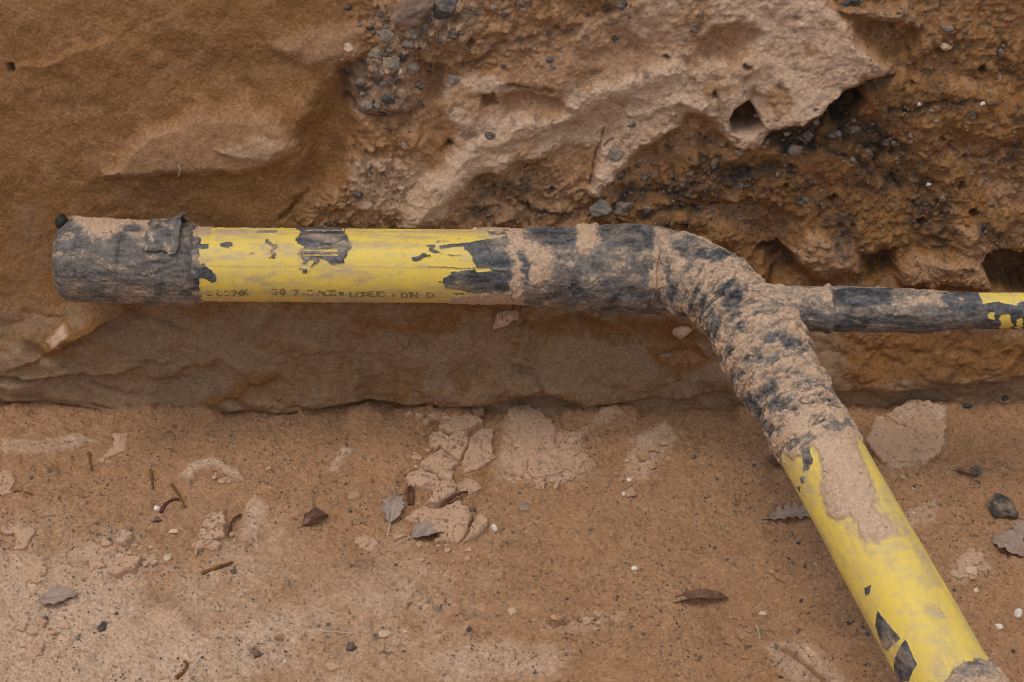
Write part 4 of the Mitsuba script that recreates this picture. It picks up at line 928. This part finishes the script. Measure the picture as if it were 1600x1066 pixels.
# stones set in the bank
def bank_stone(px, py, w, h, mat, lab, seed, cat='stone', group=None, sub=2, deep=.45, angular=.55, roll=None):
    P = on_bank(px, py); k = 1 / 985.0; s = np.array([w, max(min(w, h) * .8, 3), h]) * k
    m = stone_mesh(seed, sub, angular).copy(); ext = np.ptp(m.vertices, axis=0); m.vertices *= s / ext
    m.apply_transform(rot(0, (seed * 53 % 50 - 25) / 60 if roll is None else roll, 0)); m.apply_translation(P + WN * s[1] * (.5 - deep))
    kw = {'category': cat}
    if group: kw['group'] = group
    return put('stone', m, mat, smooth=35, label=lab, **kw)
bank_stones = [
    (638, 20, 64, 44, 'brown_stone_material', 'large reddish brown stone in the bank at the top edge'), (604, 52, 28, 22, 'grey_stone_material', 'grey stone below the large reddish stone in the bank'),
    (690, 12, 50, 40, 'dark_stone_material', 'dark stone right of the large reddish stone at the top'), (590, 82, 26, 22, 'grey_stone_material', 'rounded grey stone in the middle of the stony seam'),
    (640, 68, 22, 18, 'grey_stone_material', 'grey stone under the reddish stone, right of the seam'), (625, 113, 11, 14, 'white_stone_material', 'bright white pebble in the stony seam'),
    (560, 128, 20, 14, 'dark_stone_material', 'dark stone at the left of the stony seam'), (545, 74, 14, 14, 'tan_stone_material', 'pale tan stone at the left edge of the stony seam'),
    (612, 100, 26, 20, 'grey_stone_material', 'grey stone touching the white pebble on its left'), (645, 105, 22, 24, 'grey_stone_material', 'grey stone right of the white pebble in the seam'),
    (606, 155, 22, 16, 'dark_stone_material', 'dark stone low in the stony seam'), (575, 165, 18, 14, 'grey_stone_material', 'small grey stone at the bottom of the stony seam'),
    (655, 135, 16, 14, 'dark_stone_material', 'dark chip right of the seam\'s grey stones'), (708, 125, 20, 18, 'grey_stone_material', 'grey stone at the left tip of the pale crust'),
    (706, 58, 18, 14, 'dark_stone_material', 'dark chip in the ochre soil below the top dark stone'), (765, 212, 16, 12, 'dark_stone_material', 'small dark stone set in the lower pale crust'),
    (633, 226, 14, 14, 'grey_stone_material', 'grey pebble below the stony seam'), (963, 240, 26, 22, 'grey_stone_material', 'grey pebble half sunk in the pale roll'),
    (976, 325, 38, 28, 'dark_stone_material', 'rounded dark stone just above the bend'), (942, 325, 36, 26, 'grey_stone_material', 'grey cracked stone just above the bend, left of the dark one'),
    (988, 195, 14, 9, 'dark_stone_material', 'dark chip in the groove below the pale crust'), (1258, 212, 26, 22, 'dark_stone_material', 'dark stone right of the burrow'),
    (1242, 235, 26, 18, 'grey_stone_material', 'grey stone below the dark one, right of the burrow'), (1155, 238, 16, 16, 'grey_stone_material', 'grey chip just below the burrow'),
    (1300, 212, 16, 12, 'dark_stone_material', 'dark chip farther right of the burrow'), (1335, 205, 24, 20, 'dark_stone_material', 'dark lump below the hollow right of the crust'),
    (1480, 45, 20, 12, 'grey_stone_material', 'grey stone high in the right part of the bank'), (1478, 72, 22, 14, 'tan_stone_material', 'tan stone under the grey one high at right'),
    (1535, 162, 10, 8, 'white_stone_material', 'white pebble at right in the dark soil'), (1451, 288, 8, 7, 'white_stone_material', 'white speck of stone in the right part of the bank above the branch'),
    (1436, 163, 6, 5, 'white_stone_material', 'tiny white chip left of the white pebble at right'), (1085, 17 + 30, 12, 10, 'dark_stone_material', 'dark chip in the pale crust near the top'),
    (1095, 22, 12, 12, 'dark_stone_material', 'topmost dark chip in the pale crust'), (960, 60, 14, 10, 'dark_stone_material', 'dark chip above the pale crust, right of the ochre scoop'),
    (972, 8, 20, 14, 'dark_stone_material', 'dark stone at the top edge left of the pale crust'), (1210, 435, 18, 20, 'grey_stone_material', 'pale lump in the cavity behind the bend'),
    (1065, 518, 34, 24, 'tan_stone_material', 'gritty pale clump under the bend'), (1040, 556, 30, 14, 'grey_stone_material', 'flat grey clump below the gritty one under the bend'),
    (1325, 5, 44, 14, 'dark_stone_material', 'dark lump at the top edge right of the crust'), (1510, 635, 16, 12, 'dark_stone_material', 'dark lump at the foot of the bank at right'),
    (1570, 622, 14, 10, 'dark_stone_material', 'dark chip at the foot of the bank near the right edge'), (560, 305, 16, 12, 'dark_stone_material', 'dark stone low at the seam, above the yellow pipe'),
]
for i, (a, b, w, h, mat, lab) in enumerate(bank_stones):
    bank_stone(a, b, w, h, mat, lab, 2000 + i, sub=3 if w > 24 else 2)
seamk = [(rng.normal(605, 34), rng.uniform(5, 175)) for _ in range(46)] + [(rng.uniform(760, 900), rng.uniform(0, 110)) for _ in range(14)] + [(rng.uniform(1180, 1420), rng.uniform(170, 260)) for _ in range(26)] + [(rng.uniform(960, 1300), rng.uniform(255, 335)) for _ in range(26)] + [(rng.uniform(1420, 1595), rng.uniform(20, 330)) for _ in range(22)]
for i, (a, b) in enumerate(seamk):
    w = rng.uniform(6, 13)
    mat, lab, grp = [('dark_stone_material', 'small dark stone embedded in the stony part of the bank', 'small dark stones in the bank'), ('grey_stone_material', 'small grey stone embedded in the stony part of the bank', 'small grey stones in the bank')][int(rng.random() < .45)]
    reg = ('of the seam above the straight pipe' if i < 46 else 'of the ochre patch left of the pale crust' if i < 60 else 'just right of the burrow' if i < 86 else 'of the dark soil above the bend' if i < 112 else 'of the right end above the branch')
    lab = lab.replace('embedded in the stony part of the bank', 'in the bank, one ' + reg); grp = grp + ', ' + reg
    bank_stone(a, b, w, w * rng.uniform(.6, 1), mat, lab, 2200 + i, 'stone', grp, deep=.35)
# broken piece of pink clay under the pipe
Pk = np.array([on_bank(*q) for q in ((771, 510), (778, 488), (806, 483), (812, 490), (795, 503))])
xy = np.column_stack([Pk[:, 0], Pk @ WT]); V, F = plate_mesh(xy, .016, 91, .04, .1)
V = V[:, :1] * np.array([1, 0, 0]) + V[:, 1:2] * WT + (V[:, 2:3] + float(np.median(Pk @ WN))) * WN
put('clay_fragment', (V, F[:, ::-1] if trimesh.Trimesh(V, F, process=False).face_normals[0] @ WN < 0 else F), 'pink_clay_material', smooth=40, label='pinkish flat fragment stuck in the bank just below the straight pipe', category='clay fragment')

# leaves
def leaf(px, py, length, width, az, label, mat, seed, lobes=5, bend=.25, curl=.3, stalk=.35, lift=.004, lobe=.28, tilt=0.0):
    """blade with lobed rim, bent along and across; stalk runs on into a midrib"""
    u, v = np.linspace(0, 1, 49), np.linspace(-1, 1, 17)
    U, Vv = np.meshgrid(u, v, indexing='ij'); r = np.random.default_rng(seed)
    half = .5 * width * (np.sin(np.pi * np.clip(U, .0, 1) ** .85) ** .7) * (1 - lobe * (.5 + .5 * np.cos(2 * np.pi * lobes * U + (Vv > 0) * 1.1)) * (np.abs(Vv) > 0)) * (1 + .5 * (fb(U * 9, np.sign(Vv) * 3, 1, 3, seed + 3) - .5))
    x, y = (U - .5) * length, Vv * half
    fold = np.abs(Vv) * half
    z = bend * length * .25 * (1 - (2 * U - 1) ** 2) + curl * fold * (.6 + .8 * fb(U, Vv * .3, 3, 2, seed)) + .24 * width * (fb(U, Vv * .6, 5, 3, seed + 1) - .5)
    M = rot(az, tilt); P = on_floor(px, py) + np.array([0, 0, lift])
    pts = np.stack([x, y, z], -1).reshape(-1, 3) @ M[:3, :3].T
    pts[:, 2] -= np.percentile(pts[:, 2], 12); pts += P
    f = grid_faces(49, 17)
    root = 'dry_leaf'; i = 0
    while root in labels: i += 1; root = f'dry_leaf_{i:03d}'
    labels[root] = {'label': label, 'category': 'leaf'}
    scene[root + '__blade'] = mikit.ply((pts, f), mat, smooth=True)
    mid = pts.reshape(49, 17, 3)[:, 8] + [0, 0, .0004]
    d0 = (mid[0] - mid[3]); d0 /= np.linalg.norm(d0) + 1e-9
    path = np.vstack([mid[0] + d0 * length * stalk * t + np.array([0, 0, -.002 * t]) for t in (1, .66, .33)] + [mid[0:44:4]])
    scene[root + '__stalk'] = mikit.ply(tube(path, np.linspace(.0011, .0003, len(path)) * max(.7, length / .06)), 'straw_material' if seed == 31 else mat, smooth=True)

def tube(path, rad, sides=7, fine=1):
    path = np.asarray(path, float); tg = np.gradient(path, axis=0); tg /= np.linalg.norm(tg, axis=1, keepdims=True) + 1e-12
    ref = np.array([0, 0, 1.0]) if abs(tg[0, 2]) < .9 else np.array([1.0, 0, 0])
    a = np.cross(tg, ref); a /= np.linalg.norm(a, axis=1, keepdims=True) + 1e-12; b = np.cross(tg, a)
    th = np.arange(sides) * 2 * np.pi / sides
    V = path[:, None] + np.asarray(rad).reshape(-1, 1, 1) * (np.cos(th)[None, :, None] * a[:, None] + np.sin(th)[None, :, None] * b[:, None])
    n = len(path); F = []
    i = np.arange(sides); j = (i + 1) % sides
    for k in range(n - 1):
        F += [np.stack([k * sides + i, k * sides + j, (k + 1) * sides + j], 1), np.stack([k * sides + i, (k + 1) * sides + j, (k + 1) * sides + i], 1)]
    V = np.vstack([V.reshape(-1, 3), path[:1], path[-1:]])
    F += [np.stack([j, i, i * 0 + n * sides], 1), np.stack([(n - 1) * sides + i, (n - 1) * sides + j, i * 0 + n * sides + 1], 1)]
    return V, np.vstack(F)

leaf(616, 797, .060, .040, math.pi / 2 - .15, 'grey curled leaf with pale stalk beside the cracked clay slab', 'grey_leaf_material', 31, 4, .3, .45)
leaf(672, 838, .060, .038, .25, 'crumpled grey leaf in front of the slab\'s lowest piece', 'grey_leaf_material', 32, 3, .5, .7, .2)
leaf(1240, 808, .080, .036, .12, 'lobed grey brown oak leaf tucked under the left side of the sloping pipe', 'grey_leaf_material', 33, 6, .25, .35, .15, lobe=.42)
leaf(1213, 725, .036, .024, -.6, 'small dark brown leaf at the left edge of the wrapped bend\'s lower end', 'brown_leaf_material', 34, 3, .3, .4)
leaf(1578, 856, .058, .050, -.7, 'grey leaf by the right edge below the dark stone', 'grey_leaf_material', 35, 4, .3, .3, .1)
leaf(1598, 832, .045, .034, 1.1, 'grey leaf cut by the right edge of the photo', 'grey_leaf_material', 36, 4, .3, .4, .1)
leaf(92, 936, .056, .036, .2, 'grey leaf lying flat at lower left', 'grey_leaf_material', 37, 4, .25, .3, .1)
leaf(494, 815, .044, .026, .5, 'folded reddish brown leaf left of centre', 'brown_leaf_material', 38, 2, .6, .9, .1)
leaf(1092, 940, .088, .022, .10, 'long dark brown dry leaf half buried in the open floor', 'brown_leaf_material', 39, 5, .3, .8, .05, lobe=.15)
leaf(1508, 742, .034, .012, -.4, 'narrow brown leaf scrap right of the sloping pipe', 'brown_leaf_material', 40, 2, .4, .6, .1)

def twig(pts, rad, mat, label, seed, name='twig', lift=None, cat='twig', side=()):
    P = np.array([on_floor(*q) for q in pts]); s = np.concatenate([[0], np.cumsum(np.linalg.norm(np.diff(P, axis=0), axis=1))])
    u = np.linspace(0, s[-1], 22); path = np.stack([np.interp(u, s, P[:, k]) for k in range(3)], 1)
    for _ in range(3): path[1:-1] = (path[:-2] + 2 * path[1:-1] + path[2:]) / 4
    r = np.random.default_rng(seed); path += r.normal(0, .0004, path.shape); path[:, 2] += rad * .8 + (np.sin(u / s[-1] * np.pi) * (lift or 0))
    rr = rad * (1 - .35 * u / s[-1]) * (1 + .25 * r.uniform(-1, 1, len(u)))
    return put(name, tube(path, rr), mat, smooth=True, label=label, category=cat)
twig([(12, 771), (28, 768), (42, 770), (52, 774)], .0022, 'twig_material', 'curved brown twig at the left edge beside the rounded flake', 1)
twig([(236, 736), (238, 752), (239, 766)], .0026, 'twig_material', 'short upright brown twig at left, above the white pebble', 2)
twig([(139, 708), (141, 722), (144, 736)], .0026, 'twig_material', 'short brown twig at upper left beside the thin pale flake', 3)
twig([(268, 758), (278, 774), (290, 794)], .0024, 'twig_material', 'slanting brown twig crossing the reddish one', 4, lift=.004)
twig([(252, 802), (258, 790), (268, 783), (280, 782)], .0030, 'red_twig_material', 'bent reddish dark twig at left beside the dark lump', 5)
twig([(316, 898), (340, 888), (364, 880)], .0030, 'twig_material', 'straight brown twig on the floor below the stacked clods', 6)
twig([(275, 1061), (288, 1050), (294, 1040), (288, 1034)], .0026, 'twig_material', 'hooked brown twig at the bottom edge', 7)
twig([(358, 838), (362, 822), (370, 812), (376, 806)], .0028, 'red_twig_material', 'dark forked-looking twig right of the stacked clods', 8, lift=.006)
twig([(640, 790), (636, 776), (640, 764), (646, 770), (645, 790)], .0028, 'red_twig_material', 'brown curl of bark between the curled leaf and the slab', 9, lift=.006)
twig([(488, 985), (525, 988), (558, 990)], .0009, 'straw_material', 'thin pale straw lying near the bottom, above the black lump', 10, 'straw', cat='straw')
twig([(683, 802), (705, 785), (724, 774), (732, 770)], .0028, 'red_twig_material', 'grey brown root lying in the slab\'s widest crack', 11, 'root', lift=.008, cat='root')
twig([(1182, 978), (1186, 990), (1186, 998)], .0008, 'straw_material', 'tiny upright straw left of the lower pipe', 12, 'straw', cat='straw')
Pf = np.array([on_bank(*q) for q in ((279, 256), (282, 262), (281, 270), (277, 275))]) + WN * .004
put('root_fibre', tube(Pf, [.0011, .0011, .0009, .0005]), 'straw_material', smooth=True, label='thin white root hanging from the ledge in the ochre face', category='root')
